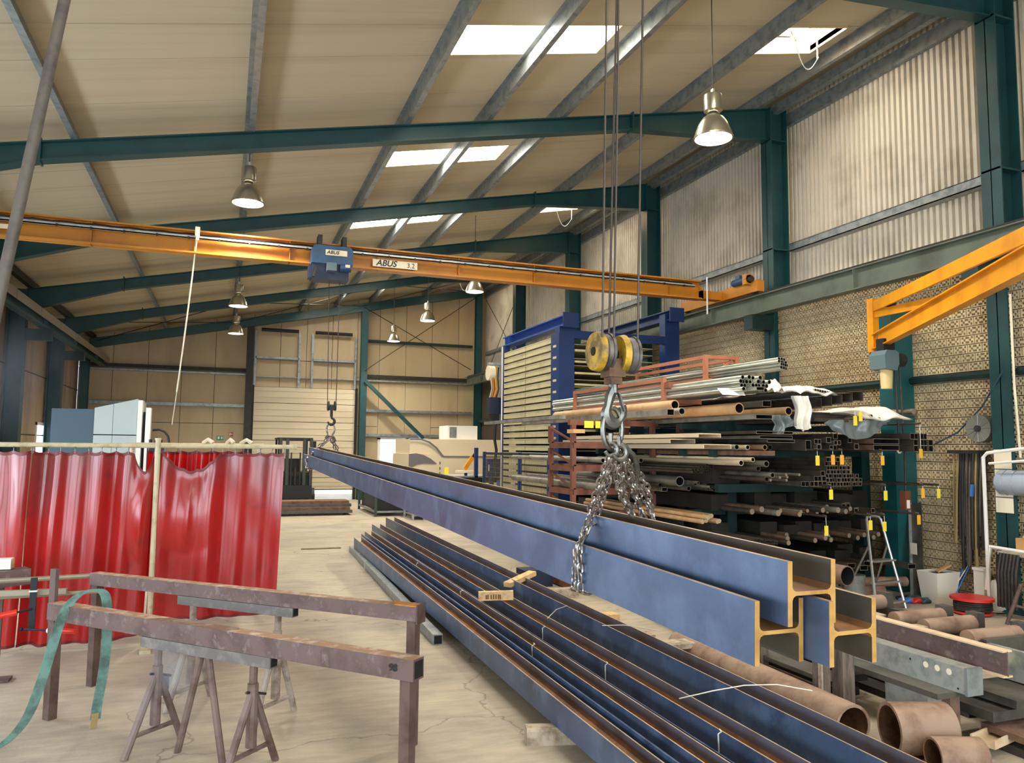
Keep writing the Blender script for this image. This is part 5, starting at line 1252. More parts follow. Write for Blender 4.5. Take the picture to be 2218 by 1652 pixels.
ob('guide_rail', G().bx(X0-.04,X0-.02,YF-.06,YF-.03,.2,3.9), MT['white'], tw, smooth=None)
# control gear hung on the far side of the tower
t = thing('cable_reel_box', (5.3,15.4,2.9), 'black control box with orange cables hanging left of the blue tower', 'control box')
ob('box', G().bx(5.18,5.42,15.2,15.4,2.52,2.86), MT['blue_black'], t, smooth=None); ob('lower_box', G().bx(5.22,5.38,15.2,15.38,2.30,2.52), MT['black'], t, smooth=None)
for i,(x,c) in enumerate(((5.24,'orange'),(5.30,'yellow'),(5.35,'dark'),(5.20,'wire'))): ob('cable', G().path([(x,15.3,2.86),(x+.03,15.25,3.05),(x-.01,15.2,3.25),(x+.02,15.25,3.5)], .025 if i<2 else .014, 6), MT[c], t)
ob('reel', G().tube((5.15,15.3,3.38),(5.28,15.3,3.38),.16,14), MT['plate'], t); ob('hanger', G().bx(5.15,5.6,15.25,15.35,3.55,3.6), MT['galv_light'], t, smooth=None); ob('back_plate', G().bx(5.42,5.46,15.1,15.5,2.4,3.6), MT['galv_light'], t, smooth=None)
ob('hanging_cable', G().path([(5.3,15.2,2.3),(5.28,15.2,2.0),(5.31,15.15,1.75),(5.26,15.1,1.5),(5.3,15.1,1.2)], .03, 6), MT['black'], t)
# mesh guard in front of the lower trays
t = thing('mesh_guard', (5.2,13.4,0), 'dark blue framed wire mesh guard at the foot of the tower', 'guard')
for y in (12.1,13.5,15.6): ob('post', G().bx(5.17,5.23,y-.03,y+.03,0,1.72), MT['blue'], t, smooth=None)
for z in (.12,1.66): ob('frame_rail', G().bx(5.18,5.22,12.1,15.6,z,z+.05), MT['blue_black'], t, smooth=None)
g = G()
for i in range(64): y = 12.15+.054*i; g.bx(5.198,5.202,y-.002,y+.002,.15,1.66)
for i in range(15): z = .2+.1*i; g.bx(5.198,5.202,12.1,15.6,z-.002,z+.002)
ob('wire_mesh', g, MT['mesh_wire'], t, smooth=None, kind='stuff')

# ================================================================== jib crane
t = thing('jib_crane', (8.4,8.0,0), 'yellow wall jib crane on a broad teal column', 'crane')
ob('column', G().bx(8.20,8.56,7.66,7.88,0,3.72), MT['jib_teal'], t, smooth=None)
ob('column_band', G().bx(8.17,8.57,7.63,7.90,2.28,2.36), MT['rust_dark'], t, smooth=None)
ob('mast', G().bx(7.87,7.97,7.64,7.74,3.10,3.80), MT['yellow'], t, smooth=None)
ob('pivot_bracket', G().bx(7.95,8.3,7.66,7.78,3.74,3.80), MT['dark'], t, smooth=None); ob('pivot_bracket', G().bx(7.95,8.3,7.66,7.78,3.06,3.12), MT['dark'], t, smooth=None)
a, b = V((7.92,7.66,3.23)), V((5.35,3.62,3.23)); d = (b-a).normalized()
g = G(); g.beam(a, b, .012, .2); g.beam(a+V((0,0,.094)), b+V((0,0,.094)), .10, .014); g.beam(a-V((0,0,.094)), b-V((0,0,.094)), .10, .014)
ob('arm', g, MT['yellow'], t, smooth=None)
ob('stop', G().beam(a+d*.12+V((0,0,-.05)), a+d*.15+V((0,0,.08)), .03, .03), MT['galv'], t, smooth=None)
ob('tie_bar', G().beam((7.92,7.68,3.70), tuple(a.lerp(b,.97)+V((0,0,.18))), .03, .13), MT['yellow'], t, smooth=None)
ob('tie_bar', G().beam((7.92,7.66,3.60), (7.0,5.9,3.40), .03, .10), MT['yellow'], t, smooth=None)
t = thing('chain_hoist', (7.7,7.2,2.85), 'grey chain hoist with a tan chain bag under the yellow jib', 'hoist')
c = a.lerp(b, .10)
ob('trolley', G().bx(c.x-.09,c.x+.09,c.y-.06,c.y+.06,3.02,3.2), MT['black'], t, smooth=None)
g = G().prism([(-.11,-.11),(.07,-.13),(.11,-.05),(.11,.09),(.06,.12),(-.08,.12),(-.12,.06)], (c.x-.02,c.y-.12,2.93), (c.x-.02,c.y+.12,2.93)); ob('body', g, MT['hoist_grey'], t, smooth=None)
ob('motor', G().tube((c.x+.08,c.y,2.95),(c.x+.27,c.y,2.95),.085,14), MT['dark'], t)
def bagf(u, v): q = 2*PI*u; r = .085*(1-.18*(1-v)); return (c.x+.0+r*math.cos(q)*1.05, c.y+r*.8*math.sin(q), 2.58+.27*v)
ob('chain_bag', G().grid(bagf, 16, 6).add([(c.x+.075*math.cos(2*PI*i/16),c.y+.06*math.sin(2*PI*i/16),2.58) for i in range(16)], [tuple(range(15,-1,-1))]), MT['bag'], t, smooth=1.2)
ob('load_chain', G().tube((c.x+.09,c.y-.05,2.82),(c.x+.12,c.y-.05,1.9),.012,6), MT['dark'], t)
ob('control_cable', G().path([(c.x+.11,c.y-.10,2.85),(c.x+.13,c.y-.10,2.3),(c.x+.15,c.y-.10,1.8),(c.x+.14,c.y-.10,1.3)], .012, 6), MT['hose_black'], t)
ob('load_hook', G().path([V((c.x+.12,c.y-.05,1.9))+V((.035*math.cos(q),0,-.06+.05*math.sin(q))) for q in [math.radians(90-22*i) for i in range(12)]], .011, 6), MT['plate'], t)
ps_ = ob('pendant_switch', G().bx(c.x+.09,c.y*0+c.x+.18,c.y-.14,c.y-.06,1.10,1.33), MT['brand'], t, smooth=None)
ob('button_plate', G().bx(c.x+.11,c.x+.16,c.y-.143,c.y-.14,1.12,1.22), MT['white'], ps_, smooth=None)

# ================================================================== ladder and floor clutter by the wall
t = thing('step_ladder', (7.2,7.0,0), 'small aluminium step ladder standing before the rack', 'ladder')
FL, FR_, TL, TR = V((6.97,6.84,0)), V((7.47,6.90,0)), V((7.12,7.10,1.0)), V((7.36,7.12,1.0))
RL, RR = V((7.16,7.55,0)), V((7.56,7.5,0))
ob('front_rail', G().path([FL, TL, TL+V((.02,.01,.03)), TL.lerp(TR,.5)+V((0,.01,.045)), TR+V((-.02,.01,.03)), TR, FR_], .016, 7), MT['alu'], t)
ob('rear_leg', G().tube(TL.lerp(FL,.28), RL, .013, 7), MT['alu'], t); ob('rear_leg', G().tube(TR.lerp(FR_,.28), RR, .013, 7), MT['alu'], t)
for i, f in enumerate((.46,.70,.92)):
    p, q = TL.lerp(FL,f), TR.lerp(FR_,f); ob('step', G().beam(p, q, .11 if i == 0 else .07, .022), MT['alu'], t, smooth=None)
t = thing('waste_bin', (8.22,7.1,0), 'white plastic bin with a tan scrap on its rim', 'bin')
g = G(); q0 = [(8.06,6.98),(8.36,6.98),(8.36,7.2),(8.06,7.2)]; q1 = [(8.03,6.95),(8.41,6.95),(8.41,7.24),(8.03,7.24)]
g.add([(x,y,0) for x,y in q0]+[(x,y,.36) for x,y in q1], [(3,2,1,0),(0,1,5,4),(1,2,6,5),(2,3,7,6),(3,0,4,7)]); g.add([(8.06,6.98,.33),(8.38,6.98,.33),(8.38,7.21,.33),(8.06,7.21,.33)], [(0,1,2,3)], 1)
ob('body', g, [MT['bin_white'], MT['dark']], t, smooth=None); ob('scrap', G().beam((8.2,7.1,.35),(8.36,7.05,.43),.06,.02), MT['card'], t, smooth=None)
t = thing('leaning_channel', (8.2,7.3,0), 'long dark channel leaning on the wall behind the bin', 'channel')
p0, p1 = V((8.12,7.30,.02)), V((8.44,7.58,1.14))
ob('web', G().beam(p0, p1, .16, .012, up=(-1,0,.1)), MT['plate_grey'], t, smooth=None); ob('lip', G().beam(p0+V((-.02,.08,0)), p1+V((-.02,.08,0)), .012, .05, up=(-1,0,.1)), MT['galv_light'], t, smooth=None)
ob('paper_note', G().bx(8.18,8.185,7.36,7.46,.52,.66), MT['paper'], t, smooth=None)
t = thing('cable_reel', (7.93,6.42,0), 'red cable reel wound with black cable on the floor', 'cable reel')
ob('disc', G().tube((7.93,6.42,.16),(7.93,6.42,.19),.22,22), MT['reel_red'], t); ob('disc', G().tube((7.93,6.42,.015),(7.93,6.42,.035),.2,22), MT['reel_red'], t)
g = G(); g.path([(7.93+(.18+.012*math.sin(i*2.1))*math.cos(i*.42),6.42+(.18+.012*math.sin(i*2.1))*math.sin(i*.42),.045+.1*i/75) for i in range(76)], .014, 6); ob('cable', g, MT['hose_black'], t)
t = thing('white_case', (8.6,6.9,0), 'tall narrow white case standing by the green post', 'case')
ob('case', G().bx(8.38,8.50,6.62,6.75,0,.42), MT['bin_white'], t, smooth=None); ob('lid', G().bx(8.37,8.51,6.61,6.76,.42,.45), MT['white'], t, smooth=None)
t = thing('canister', (8.5,6.5,0), 'white plastic canister with a black hose beside the reel', 'canister')
ob('body', G().lathe((8.45,6.46,0), [(.10,0),(.115,.02),(.115,.28),(.09,.33),(.035,.345)], 16), MT['bin_white'], t, smooth=.7)
ob('hose', G().path([(8.4,6.36,.33),(8.36,6.3,.25),(8.38,6.28,.1),(8.3,6.25,.02),(8.15,6.3,.015)], .009, 5), MT['hose_black'], t)
t = thing('sling_bundle', (8.5,7.1,0), 'blue lifting slings leaning against the wall', 'sling')
for i in range(3): ob('strap', G().ribbon(smooth_pts([(8.25+.04*i,7.12-.05*i,.02),(8.3+.04*i,7.07-.04*i,.12),(8.46,6.98-.03*i,.36),(8.55,6.96-.02*i,.47)], 2), (.025,.03,.0), .008), MT['sling_blue' if i != 1 else 'paper'], t, smooth=1.2)
t = thing('rag_heap', (7.85,7.15,0), 'small heap of red and blue rags beside the bin', 'rags')
for i,(x,y,c) in enumerate(((7.72,7.12,'sling_blue'),(7.82,7.08,'clamp_red'),(7.92,7.05,'cnc_teal'),(7.78,7.22,'black'),(7.95,7.2,'green_post'))):
    g = G(); rr = random.Random(i); g.grid(lambda u,v,x=x,y=y,rr=rr: (x+.09*math.cos(2*PI*u)*math.sin(PI*v)*(1+.25*math.sin(5*2*PI*u)), y+.07*math.sin(2*PI*u)*math.sin(PI*v), .032-.032*math.cos(PI*v)+.02*math.sin(3*2*PI*u)*math.sin(PI*v)**2), 18, 8)
    ob('rag', g, MT[c], t, smooth=1.5)
t = thing('scrap_pipe', (7.6,7.6,0), 'rusty pipes lying on the floor behind the ladder', 'pipe', 'rusty pipes behind the ladder')
ob('pipe', G().tube((7.2,7.65,.19),(8.05,7.42,.19),.06,14,inner=.8,mcap=1), [MT['rust_pipe'],MT['bore']], t)
t2 = ob('scrap_pipe', G().tube((6.6,7.75,.075),(7.75,7.5,.075),.075,14,inner=.8,mcap=1), [MT['rust_pipe'],MT['bore']], label='thicker rusty pipe on the floor under the others behind the ladder', cat='pipe')
ob('metal_bucket', G().lathe((7.25,7.45,0), [(.11,0),(.13,.3),(.135,.31)], 18), MT['galv_light'], label='galvanised bucket standing behind the ladder', cat='bucket', smooth=.7)
# hoses, fan and things hung on the wall
t = thing('hose_bundle', (8.5,6.8,.3), 'bundle of old hoses and slings hanging on the block wall', 'hoses')
ob('hook_bar', G().bx(8.35,8.58,6.60,7.02,1.79,1.83), MT['dark'], t, smooth=None)
rr = random.Random(5)
for i in range(15):
    y = 6.62+.024*i; z1 = .28+.5*rr.random(); x = 8.46+.05*rr.random(); w = .03+.04*rr.random()
    pts = [(x,y,1.79),(x-.02,y+w*.3,1.4),(x-.03,y+w*.6,z1+.25),(x-.02,y+w*.9,z1),(x-.01,y+w*1.2,z1+.25),(x,y+w*1.1,1.4),(x,y+w*.8,1.79)]
    ob('hose', G().path(smooth_pts(pts,1), .014+.006*rr.random(), 6), MT[['hose_black','dark','rod_grey','hose_black','plate_dark'][i%5]], t)
ob('blue_grip', G().beam((8.40,6.75,1.28),(8.40,6.73,1.42),.03,.03), MT['sling_blue'], t, smooth=None)
t = thing('wall_fan', (8.54,6.66,1.95), 'round grey fan on the block wall beside the green post', 'fan')
ob('cage', G().tube((8.44,6.66,2.09),(8.54,6.66,2.09),.165,22), MT['fan_grey'], t); ob('hub', G().tube((8.42,6.66,2.09),(8.44,6.66,2.09),.04,12), MT['dark'], t)
for i in range(12):
    q = 2*PI*i/12; ob('cage_wire', G().tube((8.435,6.66+.04*math.cos(q),2.09+.04*math.sin(q)),(8.438,6.66+.16*math.cos(q),2.09+.16*math.sin(q)),.003,4), MT['galv'], t)
ob('blue_rope', G().path([(8.36,6.25,2.75),(8.45,6.6,2.35),(8.52,7.0,2.05),(8.54,7.6,1.80)], .01, 5), MT['cnc_teal'], label='thin dark blue rope slanting down across the block wall', cat='rope')
ob('conduit', G().path([(8.38,6.14,3.62),(8.38,6.14,2.6),(8.4,6.12,1.75)], .014, 6), MT['plate'], label='cream conduit running down the right-hand column', cat='conduit')
t = thing('notice_board', (8.38,6.4,1.05), 'cream notices fixed to the green post', 'notice')
for i,(z0,z1) in enumerate(((1.62,1.84),(1.50,1.61),(1.30,1.48),(1.12,1.29))): ob('sheet', G().bx(8.385,8.392,6.22,6.43,z0,z1), MT['paper'], t, smooth=None)
t = thing('hose_rack', (8.2,6.3,0), 'white bent tube frame at the right edge', 'frame')
ob('tube', G().path([(8.2,6.42,.15),(8.2,6.42,1.75),(8.2,6.37,1.80),(8.2,5.7,1.88)], .02, 7), MT['white'], t); ob('tube', G().path([(8.2,6.45,.25),(8.2,6.38,.74),(8.2,5.7,.72)], .022, 7), MT['white'], t)
ob('second_rail', G().tube((8.2,6.35,1.68),(8.2,5.7,1.74),.015,7), MT['white'], t)
t = thing('air_tank', (8.5,6.1,1.3), 'pale blue horizontal air tank at the right edge', 'tank')
ob('shell', G().path([(8.42,6.42,1.465),(8.42,6.40,1.465),(8.42,6.36,1.465),(8.42,5.7,1.465)], [.06,.11,.145,.145], 18), MT['tank_blue'], t, smooth=.9)
for y in (6.28,6.16): ob('band', G().path([V((8.42,y,1.465))+V((.147*math.cos(2*PI*i/18),0,.147*math.sin(2*PI*i/18))) for i in range(18)], .004, 4, closed=True), MT['galv'], t)
t = thing('work_bench', (8.4,6.0,0), 'cluttered bench with dark hanging hoses at the right edge', 'bench')
ob('top', G().bx(8.1,8.75,5.3,6.22,.68,.72), MT['wood_grey'], t, smooth=None)
for (x,y) in ((8.15,6.15),(8.7,6.15),(8.15,5.4)): ob('leg', G().bx(x-.02,x+.02,y-.02,y+.02,0,.68), MT['green_post'], t, smooth=None)
for i in range(6): y = 5.98+.04*i; ob('hanging_hose', G().path([(8.1,y,.70),(8.06,y+.01,.5),(8.08,y+.03,.12),(8.1,y+.05,.4),(8.12,y+.05,.7)], .018, 6), MT['hose_black'], t)
t = thing('cardboard_box', (8.4,6.05,.72), 'small open cardboard box on the bench', 'box')
ob('body', G().bx(8.3,8.5,5.95,6.15,.72,.86), MT['card'], t, smooth=None); ob('flap', G().beam((8.28,5.95,.86),(8.22,5.95,.95),.2,.006,up=(0,1,0)), MT['card'], t, smooth=None)
t = thing('tripod_stand', (7.85,5.95,0), 'rusty pipe stand leg at the right edge of the floor', 'stand')
ob('leg', G().tube((7.80,5.92,0),(7.95,5.85,.42),.02,8), MT['rust_leg'], t); ob('brace', G().tube((7.88,5.88,.2),(8.2,5.6,.1),.014,7), MT['rust_leg'], t); ob('leg', G().tube((8.2,5.6,0),(7.97,5.84,.42),.02,8), MT['rust_leg'], t)
ob('spray_bottle', G().lathe((8.35,5.98,0), [(.05,0),(.05,.14),(.02,.18),(.02,.22)], 12), MT['tag_orange'], label='small orange bottle on the floor under the bench', cat='bottle')
# ================================================================== roller table and steel in the lower right
t = thing('roller_table', (5.1,4.8,0), 'roller table with rusty rollers right of the hanging beams', 'roller table')
ob('side_beam', G().bx(4.80,4.93,3.80,8.2,.38,.5), MT['wood_grey2'], t, smooth=None); ob('side_beam', G().bx(5.42,5.50,3.97,8.2,.36,.46), MT['plate_grey'], t, smooth=None)
for y in (5.26,4.67,4.40,4.04,5.9,6.5):
    ob('roller', G().tube((4.93,y,.50),(5.42,y,.50),.062,16), MT['rust_pipe'], t, smooth=.7); ob('bearing', G().bx(5.42,5.50,y-.05,y+.05,.46,.58), MT['plate_grey'], t, smooth=None)
for (x,y) in ((4.86,4.0),(5.46,4.0),(4.86,6.4),(5.46,6.4)): ob('leg', G().bx(x-.04,x+.04,y-.04,y+.04,0,.38), MT['plate_grey'], t, smooth=None)
for i in range(3): ob('shim', G().bx(4.76,4.97,5.2-.42*i,5.3-.42*i,.50,.515), MT['wood_grey'], t, smooth=None)
t = thing('galvanised_beam', (4.36,5,.3), 'galvanised box beam with three round holes near its end', 'beam')
ob('body', G().bx(4.30,4.42,3.55,7.2,.325,.48), MT['galv_light'], t, smooth=None)
for i in range(3): ob('hole', G().tube((4.299,3.66+.085*i,.435),(4.2985,3.66+.085*i,.435),.020,12), MT['paper'], t)
for (y,z) in ((3.95,.44),(5.2,.45),(3.6,.35)): ob('small_hole', G().tube((4.299,y,z),(4.2985,y,z),.007,8), MT['bore'], t)
ob('end_cap', G().bx(4.295,4.425,3.53,3.55,.32,.485), MT['galv'], t, smooth=None)
t = thing('steel_beam', (4.5,5,.48), 'rusty brown I-beam lying along the galvanised beam', 'beam')
ob('web', G().bx(4.495,4.505,3.42,7.4,.45,.60), MT['frame_rust'], t, smooth=None); ob('flange', G().bx(4.46,4.54,3.42,7.4,.595,.605), MT['edge_pale'], t, smooth=None); ob('flange', G().bx(4.46,4.54,3.42,7.4,.445,.455), MT['edge_pale'], t, smooth=None)
t = thing('support_stand', (4.25,3.95,0), 'galvanised support pedestal under the box beam', 'stand')
ob('pedestal', G().bx(4.18,4.36,3.72,4.05,0,.29), MT['galv_light'], t, smooth=None); ob('corner_post', G().bx(4.30,4.38,3.66,3.72,0,.31), MT['rust_dark'], t, smooth=None); ob('cap', G().bx(4.15,4.45,3.62,4.6,.29,.325), MT['plate_grey'], t, smooth=None)
t = thing('support_stand', (4.3,6.4,0), 'dark pedestal under the far end of the box beam', 'stand')
ob('pedestal', G().bx(4.2,4.5,6.3,6.6,0,.29), MT['plate_grey'], t, smooth=None); ob('cap', G().bx(4.15,4.55,6.25,6.65,.29,.325), MT['plate_grey'], t, smooth=None)
t = thing('timber_post', (3.9,4.2,0), 'pair of weathered upright posts under the hanging beam ends', 'post')
ob('post', G().bx(3.80,3.88,4.22,4.30,0,.62), MT['wood_dark'], t, smooth=None); ob('post', G().bx(3.93,4.03,4.16,4.26,0,.60), MT['wood_dark'], t, smooth=None); ob('notch', G().bx(3.785,3.80,4.20,4.23,.18,.40), MT['wood_grey'], t, smooth=None)
ob('timber_post', G().bx(3.93,4.0,5.0,5.06,0,.52), MT['wood_dark'], label='thin dark post left of the pair under the hanging beams', cat='post', smooth=None)
def rpipe(a, b, r, lab): ob('rusty_pipe', G().tube(a, b, r, 22, inner=.86, mcap=1), [MT['rust_pipe'], MT['block_rust']], label=lab, cat='pipe', group='thick rusty pipes on the floor', smooth=.7)
rpipe((3.66,3.80,.13),(3.72,5.8,.13),.13,'longest thick rusty pipe lying behind the beam pile')
rpipe((3.80,3.66,.15),(4.13,3.545,.15),.15,'short thick rusty pipe end in front of the pedestal')
rpipe((3.80,3.36,.10),(4.06,3.27,.10),.10,'smallest rusty pipe piece at the bottom right')
rpipe((3.42,4.5,.075),(3.5,6.4,.075),.075,'thinner rusty pipe lying close along the beam pile')
ob('steel_pipe', G().tube((5.22,5.44,.70),(5.0,8.0,.72),.088,22,inner=.9,mcap=1), [MT['rust_dark'],MT['bore']], label='wide pipe with an open dark end just above the hanging beams', cat='pipe', smooth=.7)
ob('pipe_rest', G().bx(5.0,5.4,5.9,6.0,.56,.62), MT['plate_grey'], label='dark bearer under the wide open pipe', cat='bearer', smooth=None)
for i,(x0,x1,y0,y1,z0,z1,m,lab) in enumerate(((4.50,5.8,3.15,3.62,.0,.05,'plate_grey','lowest dark plate at the lower right edge'),(4.48,5.9,3.25,3.6,.09,.13,'rust_dark','brown plate above the lowest dark plate at the right edge'),(4.46,5.7,3.5,3.9,.16,.22,'plate_grey','dark steel bar in the lower right stack'),(4.6,5.8,3.45,3.85,.24,.29,'plate_grey','upper dark bar in the lower right stack'),
    (3.95,4.16,4.3,5.6,.20,.23,'plate_grey','dark plate lying under the hanging beam ends'),(3.85,4.16,4.6,6.0,.05,.09,'rust_dark','brown plate on the floor under the hanging beams'),(3.3,3.85,6.0,6.14,.0,.06,'wood_grey','pale plank across the floor behind the pile, nearer one'),(3.3,3.9,6.5,6.66,.0,.05,'wood_grey','pale plank across the floor behind the pile, farther one'),(3.35,4.0,5.45,5.62,.20,.24,'wood_grey','pale flat timber resting on the rusty pipes'))):
    ob('steel_plate' if 'plate' in lab or 'bar' in lab else 'plank', G().bx(x0,x1,y0,y1,z0,z1), MT[m], label=lab, cat='plate' if 'plate' in lab else ('bar' if 'bar' in lab else 'plank'), smooth=None)
ob('channel_end', G().prism([(-.07,0),(.07,0),(.07,.05),(.06,.05),(.06,.01),(-.06,.01),(-.06,.05),(-.07,.05)], (4.30,3.45,.06),(4.9,3.6,.06)), MT['edge_pale'], label='small pale channel end on the floor by the pedestal', cat='channel', smooth=None)
t = thing('steel_trough', (5.2,3.5,.25), 'pale blue edged steel trough at the lower right edge', 'trough')
ob('base', G().bx(4.95,5.9,3.40,3.95,.30,.33), MT['galv_light'], t, smooth=None); ob('side', G().bx(4.95,4.99,3.4,3.95,.33,.5), MT['galv_light'], t, smooth=None); ob('rear_side', G().bx(4.95,5.9,3.91,3.95,.33,.52), MT['plate_grey'], t, smooth=None)
for x in (5.0,5.8): ob('leg', G().bx(x-.03,x+.03,3.5,3.56,0,.3), MT['plate_grey'], t, smooth=None)
ob('steel_plate', G().bx(4.7,5.9,3.55,3.75,.62,.66), MT['plate_grey'], label='broad dark plate jutting in at the right edge beside the I-beam', cat='plate', smooth=None) if False else None
for i in range(7):
    x = 4.0+.2*i; z = .0+.05*(i%3)
    ob('steel_plate', G().bx(x,x+.17,4.35+.12*(i%3),6.3,z,z+.05), MT['pipe_black'], label='dark flat bar lying under the box beam and roller table', cat='bar', group='dark bars under the roller table', smooth=None)
# scrap between the pile and the hanging beams
for i,(x,y,w,l,m,lab) in enumerate(((3.6,8.6,.5,.2,'wood_grey','pale pallet board behind the beam pile'),(3.7,9.4,.4,.3,'blue_black','dark blue crate behind the beam pile'),(3.55,7.2,.35,.16,'wood','tan board end behind the beam pile'))):
    ob('floor_crate' if i == 1 else 'board', G().bx(x,x+w,y,y+l,0,.22 if i==1 else .1), MT[m], label=lab, cat='crate' if i==1 else 'board', smooth=None)

# ================================================================== far end of the hall
t = thing('forklift', (2.1,24.6,0), 'dark forklift parked before the large door, mast lowered', 'forklift')
for x in (1.58,1.78,2.28,2.48): ob('mast_rail', G().bx(x-.045,x+.045,24.1,24.25,.05,2.02), MT['forklift_dark'], t, smooth=None)
for z in (.12,.9,1.95): ob('mast_crossbar', G().bx(1.55,2.5,24.2,24.28,z,z+.09), MT['black'], t, smooth=None)
ob('lift_cylinder', G().tube((2.03,24.2,.1),(2.03,24.2,1.15),.05,10), MT['hose_black'], t)
for x in (1.9,2.16): ob('lift_chain', G().bx(x-.02,x+.02,24.14,24.17,.2,1.6), MT['black'], t, smooth=None)
ob('carriage', G().bx(1.55,2.5,24.02,24.1,.22,.62), MT['black'], t, smooth=None)
for x in (1.72,2.3): ob('fork', G().bx(x-.05,x+.05,23.1,24.05,.10,.14), MT['black'], t, smooth=None)
ob('body', G().bx(1.5,2.55,24.35,26.0,.25,1.0), MT['forklift_dark'], t, smooth=None)
ob('seat', G().bx(1.8,2.25,25.0,25.5,1.0,1.4), MT['black'], t, smooth=None)
for x in (1.55,2.5):
    for y in (24.5,25.8): ob('guard_post', G().bx(x-.03,x+.03,y-.03,y+.03,1.0,2.0), MT['black'], t, smooth=None)
ob('overhead_guard', G().bx(1.5,2.55,24.4,25.9,2.0,2.05), MT['black'], t, smooth=None)
for x in (1.5,2.55):
    for y in (24.55,25.7): wh = ob('wheel', G().tube((x-.09,y,.26),(x+.09,y,.26),.26,16), MT['black'], t); ob('hub', G().tube((x-.1,y,.26),(x+.1,y,.26),.1,12), MT['galv'], wh)
ob('mirror', G().bx(2.56,2.66,24.5,24.52,1.75,1.95), MT['black'], t, smooth=None)
for i in range(4):
    ob('steel_sheet', G().bx(1.1+.08*i,3.22-.05*(i%2),20.6+.1*i,21.6,.06+.075*i,.06+.075*i+.075), MT['plate_grey' if i%2==0 else 'rust_dark'], label=['lowest steel sheet of the stack by the forklift','second steel sheet of the stack by the forklift','third steel sheet of the stack by the forklift','topmost steel sheet of the stack by the forklift'][i], cat='sheet', smooth=None)
for i,y in enumerate((20.75,21.4)):
    ob('timber_bearer', G().bx(1.2,3.0,y,y+.08,0,.06), MT['wood_dark'], label=['front bearer under the stack of steel sheets','rear bearer under the stack of steel sheets'][i], cat='timber', smooth=None)
t = thing('mesh_pallet_box', (4.1,21.2,0), 'dark green mesh pallet box beside the far end of the pile', 'crate')
for x in (3.72,4.50):
    for y in (20.0,22.6): ob('corner_post', G().bx(x-.03,x+.03,y-.03,y+.03,0,.62), MT['crate_green'], t, smooth=None)
for z in (.12,.6):
    for x in (3.72,4.5): ob('rail', G().bx(x-.02,x+.02,20,22.6,z-.025,z+.025), MT['galv'], t, smooth=None)
    for y in (20.0,22.6): ob('rail', G().bx(3.72,4.5,y-.02,y+.02,z-.025,z+.025), MT['galv'], t, smooth=None)
ob('contents', G().bx(3.78,4.44,20.08,22.5,.14,.5), MT['black'], t, smooth=None)
t = thing('low_table', (4.8,19.3,0), 'low table with pale steel legs beyond the pile', 'table')
ob('top', G().bx(4.4,5.6,18.8,19.8,.42,.47), MT['plate_grey'], t, smooth=None); ob('shelf', G().bx(4.45,5.55,18.85,19.75,.10,.13), MT['galv_light'], t, smooth=None)
for x in (4.43,4.72,5.57):
    for y in (18.83,19.77): ob('leg', G().bx(x-.025,x+.025,y-.025,y+.025,0,.42), MT['galv_light'], t, smooth=None)
# cream laser cutting machine
t = thing('laser_cutter', (5.8,20.5,0), 'large cream laser cutting machine with a dark grey swoosh', 'machine')
ob('body', G().bx(4.55,7.6,20.0,22.0,.25,1.62), MT['machine_cream'], t, smooth=None); ob('hood', G().bx(4.60,7.6,20.05,21.9,1.62,2.02), MT['machine_cream'], t, smooth=None)
ob('plinth', G().bx(5.9,7.5,19.9,21.9,0,.25), MT['black'], t, smooth=None)
def bandp(up, lo, y, m, nm):
    vs = [(x,y,z) for x,z in up] + [(x,y,z) for x,z in reversed(lo)]; n = len(vs)
    g = G().add(vs + [(x,y-.02,z) for x,_,z in vs], [tuple(range(n)), tuple(range(2*n-1,n-1,-1))] + [(i,(i+1)%n,n+(i+1)%n,n+i) for i in range(n)])
    ob(nm, g, MT[m], t, smooth=None)
cu = [(4.56,1.62),(4.75,1.64),(4.95,1.60),(5.15,1.50),(5.32,1.37)]; cl = [(4.56,1.20),(4.66,1.28),(4.80,1.35),(4.95,1.375),(5.32,1.37)]
bandp(cu, cl, 19.99, 'machine_grey', 'grey_swoosh')
au = [(4.58,2.02),(4.9,2.02),(5.12,1.95),(5.32,1.80),(5.52,1.56)]; al = [(4.58,1.99),(4.88,1.99),(5.08,1.92),(5.27,1.78),(5.46,1.55)]
bandp(au, al, 19.98, 'machine_grey', 'grey_arc'); ob('grey_line', G().bx(5.5,7.6,19.97,20.0,1.545,1.575), MT['machine_grey'], t, smooth=None)  # grey arc, and a dark grey line along the body below the hood
for i in range(3): ob('handle', G().bx(5.40,5.415,19.96,19.99,1.35-.14*i,1.42-.14*i), MT['black'], t, smooth=None)
text('laser', .06, (5.22,19.985,1.10), (PI/2,0,0), MT['machine_grey'], t) if False else None
cu_ = ob('cooling_unit', G().bx(5.70,6.55,20.3,21.2,2.02,2.40), MT['white'], t, smooth=None); ob('cooler_grille', G().bx(5.75,5.95,20.29,20.3,2.06,2.36), MT['galv'], cu_, smooth=None)
t = thing('operator_console', (5.3,21.6,0), 'grey console beside the laser machine', 'console')
ob('cabinet', G().bx(5.05,5.5,22.6,23.2,0,1.25), MT['machine_grey'], t, smooth=None); ob('screen', G().bx(5.1,5.5,22.55,22.6,.9,1.2), MT['blue_black'], t, smooth=None)
t = thing('robot_arm', (5.4,17.2,1.0), 'small yellow jointed arm above the loading table', 'robot')
ob('arm', G().beam((5.25,17.2,1.30),(5.44,17.2,1.58),.07,.09), MT['yellow'], t, smooth=None); ob('upper_arm', G().beam((5.44,17.2,1.58),(5.52,17.2,1.70),.05,.05), MT['black'], t, smooth=None); ob('base', G().bx(5.05,5.6,17.1,17.3,1.22,1.27), MT['plate'], t, smooth=None); ob('post', G().bx(5.25,5.31,17.17,17.23,1.15,1.22), MT['blue'], t, smooth=None)
